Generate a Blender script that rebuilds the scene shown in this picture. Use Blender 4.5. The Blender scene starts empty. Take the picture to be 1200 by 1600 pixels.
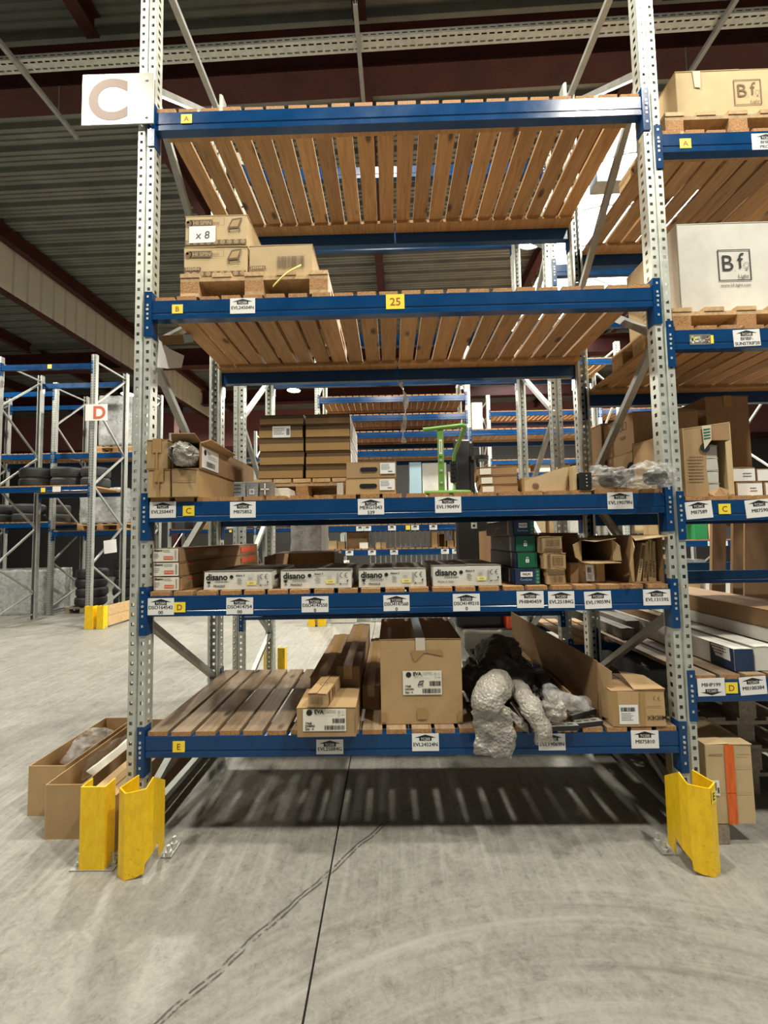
import bpy, bmesh, math, random
from mathutils import Vector, Matrix, noise
random.seed(7)
SC = bpy.context.scene
COL = SC.collection

# ------------------------------------------------------------------ camera
cam_d = bpy.data.cameras.new('camera'); cam = bpy.data.objects.new('camera', cam_d); COL.objects.link(cam)
cam_d.sensor_fit = 'HORIZONTAL'; cam_d.sensor_width = 36.0; cam_d.lens = 36.0*650/1200
cam_d.clip_start = .05; cam_d.clip_end = 200
yaw, pitch, roll = 0.0153, 0.0607, -0.0178
F = Vector((-math.sin(yaw)*math.cos(pitch), math.cos(yaw)*math.cos(pitch), math.sin(pitch)))
R0 = Vector((math.cos(yaw), math.sin(yaw), 0)); U0 = R0.cross(F)
R1 = math.cos(roll)*R0 + math.sin(roll)*U0; U1 = -math.sin(roll)*R0 + math.cos(roll)*U0
cm = Matrix((R1, U1, -F)).transposed().to_4x4(); cm.translation = (1.2763, -2.1678, 1.5525)
cam.matrix_world = cm
SC.camera = cam

# ------------------------------------------------------------------ world, exposure
w = bpy.data.worlds.new('world'); SC.world = w; w.use_nodes = True
bg = w.node_tree.nodes['Background']; bg.inputs[0].default_value = (.95, .98, 1, 1); bg.inputs[1].default_value = .16
vs = SC.view_settings; vs.view_transform = 'Standard'; vs.look = 'None'; vs.gamma = 1; vs.exposure = .12
vs.use_curve_mapping = False
LAMP_W = 250; SKY_E = 9.0
try:
    SC.cycles.use_denoising = True; SC.cycles.max_bounces = 7; SC.cycles.sample_clamp_indirect = 6; SC.cycles.transparent_max_bounces = 12
except Exception: pass

# ------------------------------------------------------------------ materials
def mat(name, col, rough=.6, metal=0., spec=None):
    m = bpy.data.materials.new(name); m.use_nodes = True
    b = m.node_tree.nodes['Principled BSDF']
    b.inputs['Base Color'].default_value = (*col, 1); b.inputs['Roughness'].default_value = rough; b.inputs['Metallic'].default_value = metal
    if spec is not None: b.inputs['Specular IOR Level'].default_value = spec
    m.diffuse_color = (*col, 1)
    return m
class NT:
    def __init__(s, m): s.t = m.node_tree; s.b = s.t.nodes['Principled BSDF']
    def n(s, kind, **k):
        x = s.t.nodes.new('ShaderNode'+kind)
        for a, v in k.items():
            if a.startswith('i_'):
                key = a[2:]; x.inputs[int(key) if key.isdigit() else key].default_value = v
            else: setattr(x, a, v)
        return x
    def l(s, a, b): s.t.links.new(a, b)
    def coord(s, scale=(1, 1, 1), kind='Object', rnd=False, rot=(0, 0, 0)):
        c = s.n('TexCoord'); mp = s.n('Mapping'); mp.inputs['Scale'].default_value = scale; mp.inputs['Rotation'].default_value = rot
        s.l(c.outputs[kind], mp.inputs[0])
        if rnd:
            oi = s.n('ObjectInfo'); mu = s.n('Math', operation='MULTIPLY', i_1=37.); s.l(oi.outputs['Random'], mu.inputs[0])
            s.l(mu.outputs[0], mp.inputs['Location'])
        return mp.outputs[0]
    def noise(s, vec, scale=5, detail=4, rough=.5, dist=0.):
        x = s.n('TexNoise'); x.inputs['Scale'].default_value = scale; x.inputs['Detail'].default_value = detail
        x.inputs['Roughness'].default_value = rough; x.inputs['Distortion'].default_value = dist
        if vec is not None: s.l(vec, x.inputs['Vector'])
        return x.outputs[0]
    def ramp(s, fac, stops, interp='LINEAR'):
        r = s.n('ValToRGB'); r.color_ramp.interpolation = interp; e = r.color_ramp.elements
        while len(e) > 1: e.remove(e[-1])
        for i, (p, c) in enumerate(stops):
            q = e[0] if i == 0 else e.new(p)
            q.position = p; q.color = (*c, 1) if not isinstance(c, (int, float)) else (c, c, c, 1)
        s.l(fac, r.inputs[0]); return r.outputs[0]
    def mix(s, fac, a, b, mode='MIX'):
        x = s.n('MixRGB', blend_type=mode)
        for v, i in ((fac, 0), (a, 1), (b, 2)):
            if isinstance(v, (int, float)): x.inputs[i].default_value = v if i == 0 else (v, v, v, 1)
            elif isinstance(v, tuple): x.inputs[i].default_value = (*v, 1)
            else: s.l(v, x.inputs[i])
        return x.outputs[0]
    def math(s, op, a, b=None, clamp=False):
        x = s.n('Math', operation=op, use_clamp=clamp)
        for v, i in ((a, 0), (b, 1)):
            if v is None: continue
            if isinstance(v, (int, float)): x.inputs[i].default_value = v
            else: s.l(v, x.inputs[i])
        return x.outputs[0]
    def base(s, c): s.l(c, s.b.inputs['Base Color'])
    def bump(s, h, strength=.2, dist=.01):
        x = s.n('Bump'); x.inputs['Strength'].default_value = strength; x.inputs['Distance'].default_value = dist
        s.l(h, x.inputs['Height']); s.l(x.outputs[0], s.b.inputs['Normal'])

def wood_mat(name, light, dark, rough=.65, knots=True, axis=(14, 1.0, 14)):
    m = mat(name, light, rough); t = NT(m)
    v = t.coord(axis, rnd=True)
    g = t.noise(v, 3.2, 5, .6, 1.2)
    c = t.ramp(g, [(.3, dark), (.62, light)])
    if knots:
        k = t.n('TexVoronoi'); k.inputs['Scale'].default_value = 1.0; t.l(t.coord((7, 3.2, 7), rnd=True), k.inputs['Vector'])
        kf = t.ramp(k.outputs['Distance'], [(.08, 1.), (.17, 0.)])
        c = t.mix(kf, c, tuple(x*.3 for x in dark))
    oi = t.n('ObjectInfo')
    hs = t.n('HueSaturation'); t.l(c, hs.inputs['Color'])
    mr = t.n('MapRange', i_3=.72, i_4=1.18); t.l(oi.outputs['Random'], mr.inputs[0]); t.l(mr.outputs[0], hs.inputs['Value'])
    t.base(hs.outputs[0]); t.bump(g, .15, .003)
    return m
M = {}
M['slat'] = wood_mat('deck_pine', (.45, .265, .115), (.29, .16, .064))
M['slat_old'] = wood_mat('weathered_pine', (.30, .215, .13), (.16, .108, .064))
M['pallet'] = wood_mat('pallet_pine', (.60, .41, .21), (.40, .25, .11), axis=(10, 10, 10), knots=False)
M['pallet_grey'] = wood_mat('grey_pallet_wood', (.34, .28, .21), (.2, .16, .12), axis=(10, 10, 10), knots=False)
M['endgrain'] = mat('end_grain', (.42, .22, .085), .8); t = NT(M['endgrain'])
g = t.noise(t.coord((60, 60, 130), rnd=True), 2, 4, .7); t.base(t.ramp(g, [(.35, (.20, .09, .03)), (.65, (.55, .30, .12))]))

def card_mat(name, col, spread=.3):
    m = mat(name, col, .75, spec=.25); t = NT(m)
    g = t.noise(t.coord((3, 3, 3), rnd=True), 3, 5, .6)
    c = t.ramp(g, [(.3, tuple(x*.86 for x in col)), (.7, col)])
    oi = t.n('ObjectInfo'); hs = t.n('HueSaturation'); t.l(c, hs.inputs['Color'])
    mr = t.n('MapRange', i_3=1-spread*.5, i_4=1+spread*.4); t.l(oi.outputs['Random'], mr.inputs[0]); t.l(mr.outputs[0], hs.inputs['Value'])
    t.base(hs.outputs[0])
    f = t.noise(t.coord((1, 1, 160)), 1, 1); t.bump(f, .06, .002)
    return m
M['card'] = card_mat('brown_cardboard', (.46, .31, .155))
M['card_dark'] = card_mat('darker_cardboard', (.33, .205, .105))
M['card_pale'] = card_mat('pale_cardboard', (.58, .44, .25), .1)
M['card_in'] = card_mat('inner_cardboard', (.40, .27, .145))
M['card_wrapped_shaded'] = mat('film_covered_shaded_cardboard', (.135, .085, .042), .28, spec=.35)  # film-wrapped carton, its brown darkened to stand in for shade under deck B
M['white_card'] = card_mat('white_cardboard', (.74, .73, .66), .1)
M['grey_card'] = card_mat('grey_printed_top', (.20, .19, .16), .1)

def metal_mat(name, col, rough, metal, nz=.25, scale=14, spec=None):
    m = mat(name, col, rough, metal, spec); t = NT(m)
    g = t.noise(t.coord((1, 1, 1)), scale, 5, .65)
    t.base(t.ramp(g, [(.3, tuple(x*(1-nz) for x in col)), (.7, col)]))
    r = t.n('MapRange', i_3=max(.05, rough-.1), i_4=rough+.12); t.l(g, r.inputs[0]); t.l(r.outputs[0], t.b.inputs['Roughness'])
    return m
M['galv'] = metal_mat('galvanised_steel', (.64, .67, .61), .42, .45)
M['galv_dull'] = metal_mat('dull_galvanised_steel', (.40, .41, .385), .5, .45)
M['blue'] = metal_mat('blue_beam_paint', (.003, .050, .165), .20, .0, .18, 6, .4)
M['yellow'] = mat('yellow_guard_paint', (.80, .50, .008), .42); t = NT(M['yellow'])
g = t.noise(t.coord((7, 7, 3)), 4, 6, .75); k = t.noise(t.coord((1, 1, 1)), 34, 4, .7, 2.)
sep = t.n('SeparateXYZ'); t.l(t.coord(), sep.inputs[0])
low = t.ramp(sep.outputs[2], [(.02, 1.), (.2, .25), (.4, .08)])
sc_ = t.math('MULTIPLY', t.ramp(k, [(.62, 0.), (.70, 1.)]), low)
t.base(t.mix(sc_, t.ramp(g, [(.3, (.80, .47, .005)), (.6, (.98, .64, .010))]), (.10, .07, .03)))
M['yellow_tag'] = mat('yellow_tag', (.92, .74, .05), .45)
M['brown_ink'] = mat('brown_tag_ink', (.30, .06, .012), .6)
M['white'] = mat('white_paper', (.80, .80, .78), .55)
M['cream'] = mat('cream_label_paper', (.80, .77, .66), .5)
M['ink'] = mat('black_ink', (.012, .012, .012), .5)
M['grey_ink'] = mat('grey_ink', (.25, .25, .24), .6)
M['brown_print'] = mat('brown_carton_print', (.14, .085, .04), .7)
M['red_ink'] = mat('orange_red_print', (.72, .10, .035), .55)
M['yel_lab'] = mat('pale_yellow_sticker', (.85, .75, .22), .5)
M['sign_red'] = mat('faded_sign_letter', (.19, .095, .06), .5)
M['sign_white'] = mat('sign_plastic', (.40, .40, .35), .26, spec=.6)
M['d_red'] = mat('red_sign_letter', (.62, .12, .06), .5)
M['tape'] = mat('brown_packing_tape', (.37, .23, .09), .22, spec=.5)
M['clear_tape'] = mat('clear_tape', (.62, .56, .46), .15, spec=.6)
M['orange_tape'] = mat('orange_tape', (.72, .12, .015), .4); t = NT(M['orange_tape'])
t.base(t.ramp(t.noise(t.coord((30, 30, 3)), 4, 4, .7), [(.3, (.55, .08, .01)), (.7, (.80, .16, .02))]))
M['black'] = mat('black_plastic', (.012, .012, .013), .4)
M['black_film'] = mat('black_polythene', (.05, .047, .043), .38, spec=.5)
M['navy'] = mat('navy_printed_card', (.012, .030, .085), .45)
M['green'] = mat('dark_green_print', (.008, .115, .055), .45)
M['charcoal'] = mat('charcoal_printed_card', (.045, .047, .05), .5)
M['tool_green'] = mat('green_enamel', (.16, .34, .065), .35)
M['red_paint'] = mat('orange_red_paint', (.62, .075, .02), .4)
M['maroon'] = mat('maroon_steel_paint', (.105, .026, .02), .6, spec=.3); t = NT(M['maroon'])
t.base(t.ramp(t.noise(t.coord((1, 1, 1)), 3, 5, .6), [(.3, (.045, .012, .010)), (.7, (.075, .020, .017))]))
M['wall_red'] = mat('dusty_red_cladding', (.34, .13, .12), .7)
M['wall_dark'] = mat('dark_wall', (.03, .028, .027), .8)
M['deck_roof'] = metal_mat('roof_sheet', (.24, .25, .225), .5, .3, .3, 2)
M['curtain'] = mat('smoke_curtain_sheet', (.66, .63, .51), .7)
M['rubber'] = mat('tyre_rubber', (.035, .036, .038), .75)
M['pale_blue'] = mat('pale_blue_card', (.38, .55, .64), .5)
M['crate_green'] = mat('green_crate_plastic', (.02, .22, .07), .5)
M['silver_wrap'] = metal_mat('grey_wrapped_goods', (.42, .43, .43), .25, .35, .6, 5)

def film_mat(name, col, alpha, rough, bscale, bstr, kind='v'):
    m = mat(name, col, rough, spec=.6); t = NT(m)
    tr = t.n('BsdfTransparent'); mx = t.n('MixShader'); out = t.t.nodes['Material Output']
    n = t.noise(t.coord((1, 1, 1)), 16, 4, .6)
    a = t.ramp(n, [(.35, max(0, alpha-.22)), (.7, min(1, alpha+.22))])
    t.l(a, mx.inputs[0]); t.l(tr.outputs[0], mx.inputs[1]); t.l(t.b.outputs[0], mx.inputs[2]); t.l(mx.outputs[0], out.inputs[0])
    if kind == 'v':
        v = t.n('TexVoronoi'); v.inputs['Scale'].default_value = bscale; t.l(t.coord(), v.inputs['Vector']); t.bump(v.outputs['Distance'], bstr, .006)
    else: t.bump(t.noise(t.coord(), bscale, 5, .7), bstr, .02)
    return m
M['bubble'] = film_mat('bubble_wrap', (.44, .415, .36), .62, .25, 70, 1.)
M['clear_bag'] = film_mat('clear_polythene', (.66, .66, .64), .26, .12, 22, .7, 'n')
M['stretch'] = film_mat('stretch_film', (.62, .63, .62), .55, .15, 16, .6, 'n')

def emit(name, col, e):
    m = bpy.data.materials.new(name); m.use_nodes = True; t = m.node_tree; b = t.nodes['Principled BSDF']
    b.inputs['Base Color'].default_value = (*col, 1); b.inputs['Emission Color'].default_value = (*col, 1); b.inputs['Emission Strength'].default_value = e
    return m
M['lamp_glow'] = emit('lamp_glow', (1, .93, .72), 60)
M['skylight'] = emit('skylight_opal', (.93, .98, 1), SKY_E)
M['led'] = emit('led_strip', (1, 1, .97), 12)

def floor_mat():
    m = mat('polished_concrete', (0.231, 0.229, 0.202), .5, spec=.35); t = NT(m)
    v = t.coord((1, 1, 1))
    big = t.noise(v, .55, 6, .62, .3); med = t.noise(v, 3.1, 8, .72, .6); fine = t.noise(v, 42, 6, .75); mot = t.noise(v, 13, 7, .78, .8)
    c = t.ramp(big, [(.32, (0.164, 0.157, 0.133)), (.66, (0.259, 0.254, 0.223))])
    c = t.mix(t.ramp(med, [(.38, 0.), (.72, .75)]), c, (0.322, 0.318, 0.288))
    c = t.mix(t.ramp(med, [(.26, .75), (.42, 0.)]), c, (0.105, 0.100, 0.083))
    c = t.mix(.35, c, t.ramp(fine, [(.3, (0.098, 0.093, 0.079)), (.7, (0.364, 0.357, 0.324))]))
    c = t.mix(t.ramp(mot, [(.50, 0.), (.64, .6)]), c, (0.344, 0.333, 0.291))
    c = t.mix(t.ramp(mot, [(.31, .6), (.45, 0.)]), c, (0.099, 0.093, 0.075))
    fn2 = t.noise(t.coord((1, 1.6, 1), rot=(0, 0, .5)), 27, 6, .8, 1.4)
    c = t.mix(t.ramp(fn2, [(.56, 0.), (.70, .5)]), c, (.42, .405, .36)); c = t.mix(t.ramp(fn2, [(.28, .5), (.42, 0.)]), c, (.10, .094, .078))
    # brushed streaks along the aisle depth and swept arcs from turning wheels
    st = t.noise(t.coord((24, .9, 1), rot=(0, 0, .22)), 1.3, 4, .65)
    sp = t.n('SeparateXYZ'); t.l(v, sp.inputs[0]); X, Y = sp.outputs[0], sp.outputs[1]
    dx = t.math('SUBTRACT', X, 2.0); dy = t.math('SUBTRACT', Y, -2.6)
    r = t.math('SQRT', t.math('ADD', t.math('MULTIPLY', dx, dx), t.math('MULTIPLY', dy, dy)))
    an = t.math('ARCTAN2', dy, dx)
    cb = t.n('CombineXYZ'); t.l(t.math('MULTIPLY', r, 16.), cb.inputs[0]); t.l(t.math('MULTIPLY', an, .9), cb.inputs[1])
    arc = t.noise(cb.outputs[0], 1.0, 5, .7)
    ringm = t.math('MULTIPLY', t.ramp(t.math('MULTIPLY', r, .25), [(.40, 0.), (.47, 1.), (.58, 1.), (.66, 0.)]), .6)
    c = t.mix(t.math('MULTIPLY', ringm, t.ramp(arc, [(.48, 0.), (.72, 1.)])), c, (0.406, 0.400, 0.367))
    c = t.mix(t.math('MULTIPLY', ringm, t.ramp(arc, [(.30, 1.), (.45, 0.)])), c, (0.140, 0.136, 0.115))
    dep = t.ramp(t.math('ADD', t.math('MULTIPLY', Y, .2), .5), [(.40, 0.), (.48, .5), (.75, .4)])
    c = t.mix(t.math('MULTIPLY', dep, t.ramp(st, [(.47, 0.), (.66, 1.)])), c, (0.392, 0.386, 0.353))
    # one dirty line scuffed across the slab: distance to a straight line, broken up by noise
    a = Vector((.30, -1.0)); b = Vector((1.05, -.02)); d = (b-a).normalized()
    px_ = t.math('SUBTRACT', X, a.x); py_ = t.math('SUBTRACT', Y, a.y)
    al = t.math('ADD', t.math('MULTIPLY', px_, d.x), t.math('MULTIPLY', py_, d.y))
    pe = t.math('ABSOLUTE', t.math('ADD', t.math('SUBTRACT', t.math('MULTIPLY', px_, -d.y), t.math('MULTIPLY', py_, -d.x)), t.math('MULTIPLY', t.math('SUBTRACT', t.noise(v, 6, 3), .5), .035)))
    pe = t.math('ABSOLUTE', t.math('SUBTRACT', pe, .009))
    ln = t.math('MULTIPLY', t.ramp(t.math('MULTIPLY', pe, 10.), [(.02, 1.), (.07, 0.)]), t.ramp(t.noise(t.coord((9, 9, 1)), 2.4, 3, .7), [(.38, 0.), (.50, 1.)]))
    rg = t.math('MULTIPLY', t.math('GREATER_THAN', al, -.2), t.math('LESS_THAN', al, 1.5))
    c = t.mix(t.math('MULTIPLY', t.math('MULTIPLY', ln, rg), .85), c, (0.042, 0.039, 0.032))
    t.base(c)
    rr = t.n('MapRange', i_3=.30, i_4=.62); t.l(med, rr.inputs[0]); t.l(rr.outputs[0], t.b.inputs['Roughness'])
    t.bump(fine, .12, .004)
    return m
M['floor'] = floor_mat()
M['joint'] = mat('saw_joint', (.02, .02, .018), .9)

# ------------------------------------------------------------------ mesh helpers
def wloc(o):
    v = Vector((0, 0, 0))
    while o is not None: v = v+o.location; o = o.parent
    return v
class MB:
    def __init__(s): s.v = []; s.f = []; s.m = []
    def add(s, vs, fs, mi=0):
        n = len(s.v); s.v += [tuple(p) for p in vs]; s.f += [tuple(i+n for i in f) for f in fs]; s.m += [mi]*len(fs); return s
    def box(s, x0, x1, y0, y1, z0, z1, mi=0, end=None):
        vs = [(x0, y0, z0), (x1, y0, z0), (x1, y1, z0), (x0, y1, z0), (x0, y0, z1), (x1, y0, z1), (x1, y1, z1), (x0, y1, z1)]
        s.add(vs, [(3, 2, 1, 0), (4, 5, 6, 7), (1, 2, 6, 5), (3, 0, 4, 7)], mi)
        n = len(s.v)-8; s.f += [(n, n+1, n+5, n+4), (n+2, n+3, n+7, n+6)]; s.m += [mi if end is None else end]*2
        return s
    def hexa(s, p, mi=0):   # 8 points: bottom ring then top ring
        return s.add(p, [(3, 2, 1, 0), (4, 5, 6, 7), (0, 1, 5, 4), (1, 2, 6, 5), (2, 3, 7, 6), (3, 0, 4, 7)], mi)
    def bar(s, a, b, w, h, up=(0, 0, 1), mi=0):
        a = Vector(a); b = Vector(b); d = (b-a).normalized(); x = d.cross(Vector(up))
        if x.length < 1e-4: x = d.cross(Vector((1, 0, 0)))
        x.normalize(); y = x.cross(d)
        r = [a+x*sx*w/2+y*sy*h/2 for sx, sy in ((-1, -1), (1, -1), (1, 1), (-1, 1))]; q = [p+(b-a) for p in r]
        return s.hexa(r+q, mi)
    def tube(s, pts, r, n=10, mi=0, cap=True):
        pts = [Vector(p) for p in pts]; rings = []
        ref = Vector((0, 0, 1))
        for i, p in enumerate(pts):
            d = (pts[min(i+1, len(pts)-1)]-pts[max(i-1, 0)]).normalized()
            x = d.cross(ref)
            if x.length < .05: x = d.cross(Vector((1, 0, 0)))
            x.normalize(); y = x.cross(d); rr = r[i] if isinstance(r, (list, tuple)) else r
            rings.append([p+(x*math.cos(k*math.tau/n)+y*math.sin(k*math.tau/n))*rr for k in range(n)])
        vs = [q for g in rings for q in g]; fs = []
        for i in range(len(pts)-1):
            for k in range(n): fs.append((i*n+k, i*n+(k+1) % n, (i+1)*n+(k+1) % n, (i+1)*n+k))
        if cap: fs += [tuple(range(n)), tuple(range((len(pts)-1)*n+n-1, (len(pts)-1)*n-1, -1))]
        return s.add(vs, fs, mi)
    def lathe(s, prof, n=24, c=(0, 0, 0), mi=0):
        vs = []; fs = []
        for r, z in prof:
            for k in range(n): vs.append((c[0]+r*math.cos(k*math.tau/n), c[1]+r*math.sin(k*math.tau/n), c[2]+z))
        for i in range(len(prof)-1):
            for k in range(n): fs.append((i*n+k, i*n+(k+1) % n, (i+1)*n+(k+1) % n, (i+1)*n+k))
        return s.add(vs, fs, mi)
    def ext(s, prof, x0, x1, mi=0, ax=0, closed=True, cap=True):   # extrude a 2D profile along an axis
        n = len(prof)
        def P(t, a, b): return (t, a, b) if ax == 0 else ((a, t, b) if ax == 1 else (a, b, t))
        vs = [P(x0, *p) for p in prof]+[P(x1, *p) for p in prof]
        fs = [(i, (i+1) % n, n+(i+1) % n, n+i) for i in range(n if closed else n-1)]
        if cap and closed: fs += [tuple(range(n-1, -1, -1)), tuple(range(n, 2*n))]
        return s.add(vs, fs, mi)
    def mesh(s, name, mats, off=(0, 0, 0), smooth=False):
        me = bpy.data.meshes.new(name); o = Vector(off)
        me.from_pydata([Vector(p)-o for p in s.v], [], s.f)
        if not isinstance(mats, (list, tuple)): mats = [mats]
        for x in mats: me.materials.append(M[x] if isinstance(x, str) else x)
        if len(mats) > 1: me.polygons.foreach_set('material_index', s.m)
        if smooth: me.polygons.foreach_set('use_smooth', [True]*len(me.polygons))
        me.update(); return me
    def build(s, name, mats, parent=None, smooth=False, kind=None, label=None):
        # vertices are given in world coordinates (or in the thing's own frame when the thing sits rotated, see Local)
        me = s.mesh(name, mats, (wloc(parent) if parent is not None and not parent.get('_local') else (0, 0, 0)), smooth)
        o = bpy.data.objects.new(name, me); COL.objects.link(o); o.parent = parent
        if parent is not None and parent.get('_local'): o['_local'] = 1
        if kind: o['kind'] = kind
        if label: o['label'] = label
        return o
def fixn(o):
    bm = bmesh.new(); bm.from_mesh(o.data); bmesh.ops.recalc_face_normals(bm, faces=bm.faces); bm.to_mesh(o.data); bm.free(); return o
def bev(o, w=.003, seg=1):
    m = o.modifiers.new('edge', 'BEVEL'); m.width = w; m.segments = seg; m.limit_method = 'ANGLE'; return o
def solid(o, t, off=0):
    m = o.modifiers.new('sheet', 'SOLIDIFY'); m.thickness = t; m.offset = off; return o
def inst(name, me, loc, parent=None, rot=(0, 0, 0)):
    o = bpy.data.objects.new(name, me); COL.objects.link(o); o.parent = parent
    o.location = Vector(loc)-(wloc(parent) if parent is not None and not parent.get('_local') else Vector((0, 0, 0))); o.rotation_euler = rot
    return o
USED = {}
def thing(name, label, cat, loc, rz=0, group=None, local=False):
    o = bpy.data.objects.new(name, None); COL.objects.link(o); o.empty_display_size = .1
    o.location = loc; o.rotation_euler = (0, 0, rz); o['label'] = label; o['category'] = cat
    if group: o['group'] = group
    if local or rz: o['_local'] = 1
    return o
def tag(o, label, cat, group=None):
    o['label'] = label; o['category'] = cat
    if group: o['group'] = group
    return o
def struct(o): o['kind'] = 'structure'; return o

# ------------------------------------------------------------------ flat print
TXT = {}
def glyphs(s, bold=0., res=2):
    k = (s, bold, res)
    if k not in TXT:
        cu = bpy.data.curves.new('t', 'FONT'); cu.body = s; cu.size = 1; cu.resolution_u = res; cu.offset = bold; cu.fill_mode = 'FRONT'
        ob = bpy.data.objects.new('t', cu); COL.objects.link(ob)
        dg = bpy.context.evaluated_depsgraph_get(); me = bpy.data.meshes.new_from_object(ob.evaluated_get(dg))
        vs = [(p.co.x, p.co.y) for p in me.vertices]; fs = [tuple(p.vertices) for p in me.polygons]
        bpy.data.objects.remove(ob); bpy.data.curves.remove(cu); bpy.data.meshes.remove(me)
        xs = [p[0] for p in vs] or [0]
        TXT[k] = (vs, fs, min(xs), max(xs))
    return TXT[k]
class Dec:
    """flat print on one face: O the face's centre, u to the reader's right, v up"""
    def __init__(s, O, u, v, off=.0012):
        s.O = Vector(O); s.u = Vector(u); s.v = Vector(v); s.n = s.u.cross(s.v); s.off = off; s.mb = MB(); s.mats = []; s.lay = 0
    def mi(s, m):
        if m not in s.mats: s.mats.append(m)
        return s.mats.index(m)
    def P(s, a, b): return s.O+s.u*a+s.v*b+s.n*(s.off+s.lay*.0005)
    def poly(s, pts, m): s.mb.add([s.P(*p) for p in pts], [tuple(range(len(pts)))], s.mi(m)); return s
    def rect(s, a0, b0, a1, b1, m): return s.poly([(a0, b0), (a1, b0), (a1, b1), (a0, b1)], m)
    def frame(s, a0, b0, a1, b1, t, m):
        s.rect(a0, b0, a1, b0+t, m); s.rect(a0, b1-t, a1, b1, m); s.rect(a0, b0+t, a0+t, b1-t, m); return s.rect(a1-t, b0+t, a1, b1-t, m)
    def disc(s, a, b, r, m, n=18): return s.poly([(a+r*math.cos(i*math.tau/n), b+r*math.sin(i*math.tau/n)) for i in range(n)], m)
    def ring(s, a, b, r, t, m, n=16, a0=0., a1=math.tau):
        for i in range(n):
            p, q = a0+(a1-a0)*i/n, a0+(a1-a0)*(i+1)/n
            s.poly([(a+r*math.cos(p), b+r*math.sin(p)), (a+r*math.cos(q), b+r*math.sin(q)), (a+(r-t)*math.cos(q), b+(r-t)*math.sin(q)), (a+(r-t)*math.cos(p), b+(r-t)*math.sin(p))], m)
        return s
    def text(s, t, a, b, size, m, al='c', bold=0., fit=None, slant=0.):
        vs, fs, x0, x1 = glyphs(t, bold, 8 if size > .1 else 3 if size > .03 else 2); k = size; kx = size
        if fit and (x1-x0)*size > fit: kx = fit/(x1-x0)
        sh = {'c': (x0+x1)/2, 'l': x0, 'r': x1}[al]
        s.mb.add([s.P(a+(x-sh)*kx+y*slant*k, b+(y-.35)*k) for x, y in vs], fs, s.mi(m)); return s
    def bars(s, a0, b0, a1, b1, m, seed=1, n=26):
        r = random.Random(seed); x = a0; st = (a1-a0)/n/1.55
        while x < a1:
            wd = st*r.choice((.6, 1, 1.6)); s.rect(x, b0, min(a1, x+wd), b1, m); x += wd+st*r.choice((.6, 1, 1.4))
        return s
    def scrib(s, a0, b0, a1, b1, m, rows=3, seed=1, fill=.5):   # rows of unreadably small print
        r = random.Random(seed); hh = (b1-b0)/rows
        for k in range(rows):
            x = a0; e = a1-(a1-a0)*r.random()*.35
            while x < e:
                wd = (a1-a0)*r.uniform(.05, .16); s.rect(x, b1-(k+fill)*hh, min(x+wd, e), b1-k*hh-.12*hh, m); x += wd*1.25
        return s
    def build(s, name, parent, label=None): return s.mb.build(name, s.mats, parent, label=label)
FRONT = ((1, 0, 0), (0, 0, 1)); RIGHT = ((0, 1, 0), (0, 0, 1)); LEFT = ((0, -1, 0), (0, 0, 1)); TOP = ((1, 0, 0), (0, 1, 0))

# ------------------------------------------------------------------ cartons
def jit(mb, a):
    mb.v = [(x+random.uniform(-a, a), y+random.uniform(-a, a), z) for x, y, z in mb.v]; return mb
class Box:
    """a closed carton in its own frame: w,d half sizes, h height; origin at the base centre"""
    def __init__(s, label, x0, x1, y0, y1, z0, z1, mat_='card', name='cardboard_box', cat='box', rz=0, group=None, flaps=True, tape='tape', sideflap=False, top=None, seam='y'):
        s.w, s.d, s.h = (x1-x0)/2, (y1-y0)/2, z1-z0; w, d, h = s.w, s.d, s.h
        s.r = thing(name, label, cat, ((x0+x1)/2, (y0+y1)/2, z0), rz, group, True)
        t = .004 if flaps else 0; j = .0025
        b = MB().box(-w+j, w-j, -d+j, d-j, 0, h-t); b.v = [(x+random.uniform(-j, j), y+random.uniform(-j, j), z) for x, y, z in b.v]
        bev(b.build('body', mat_, s.r), .0025)
        if flaps:
            for k in (-1, 1):
                lift = random.uniform(0, .004)
                f = MB()
                if seam == 'y':
                    xa, xb = (-w+.001, -.0012) if k < 0 else (.0012, w-.001); za, zb = (h-t, h-t+lift) if k < 0 else (h-t+lift, h-t)
                    f.hexa([(xa, -d+.001, za), (xb, -d+.001, zb), (xb, d-.001, zb), (xa, d-.001, za), (xa, -d+.001, za+.0035), (xb, -d+.001, zb+.0035), (xb, d-.001, zb+.0035), (xa, d-.001, za+.0035)])
                else:
                    ya, yb = (-d+.001, -.0012) if k < 0 else (.0012, d-.001); za, zb = (h-t, h-t+lift) if k < 0 else (h-t+lift, h-t)
                    f.hexa([(-w+.001, ya, za), (w-.001, ya, za), (w-.001, yb, zb), (-w+.001, yb, zb), (-w+.001, ya, za+.0035), (w-.001, ya, za+.0035), (w-.001, yb, zb+.0035), (-w+.001, yb, zb+.0035)])
                f.build('flap', top or mat_, s.r)
            if tape:
                tw = min(.025, w*.4); m = MB()
                if seam == 'y':
                    m.box(-tw, tw, -d-.0012, d, h+.0042, h+.005).box(-tw, tw, -d-.0012, -d-.0004, h-min(.07, h*.45), h+.0045)
                else:
                    m.box(-w, w+.0012, -tw, tw, h+.0042, h+.005).box(w+.0004, w+.0012, -tw, tw, h-min(.07, h*.45), h+.0045)
                m.build('tape_strip', tape, s.r)
    def dec(s, face, off=.0015):
        w, d, h = s.w, s.d, s.h
        O, uv = {'f': ((0, -d, h/2), FRONT), 'r': ((w, 0, h/2), RIGHT), 'l': ((-w, 0, h/2), LEFT), 't': ((0, 0, h+.005), TOP)}[face]
        return Dec(O, *uv, off)
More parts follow.
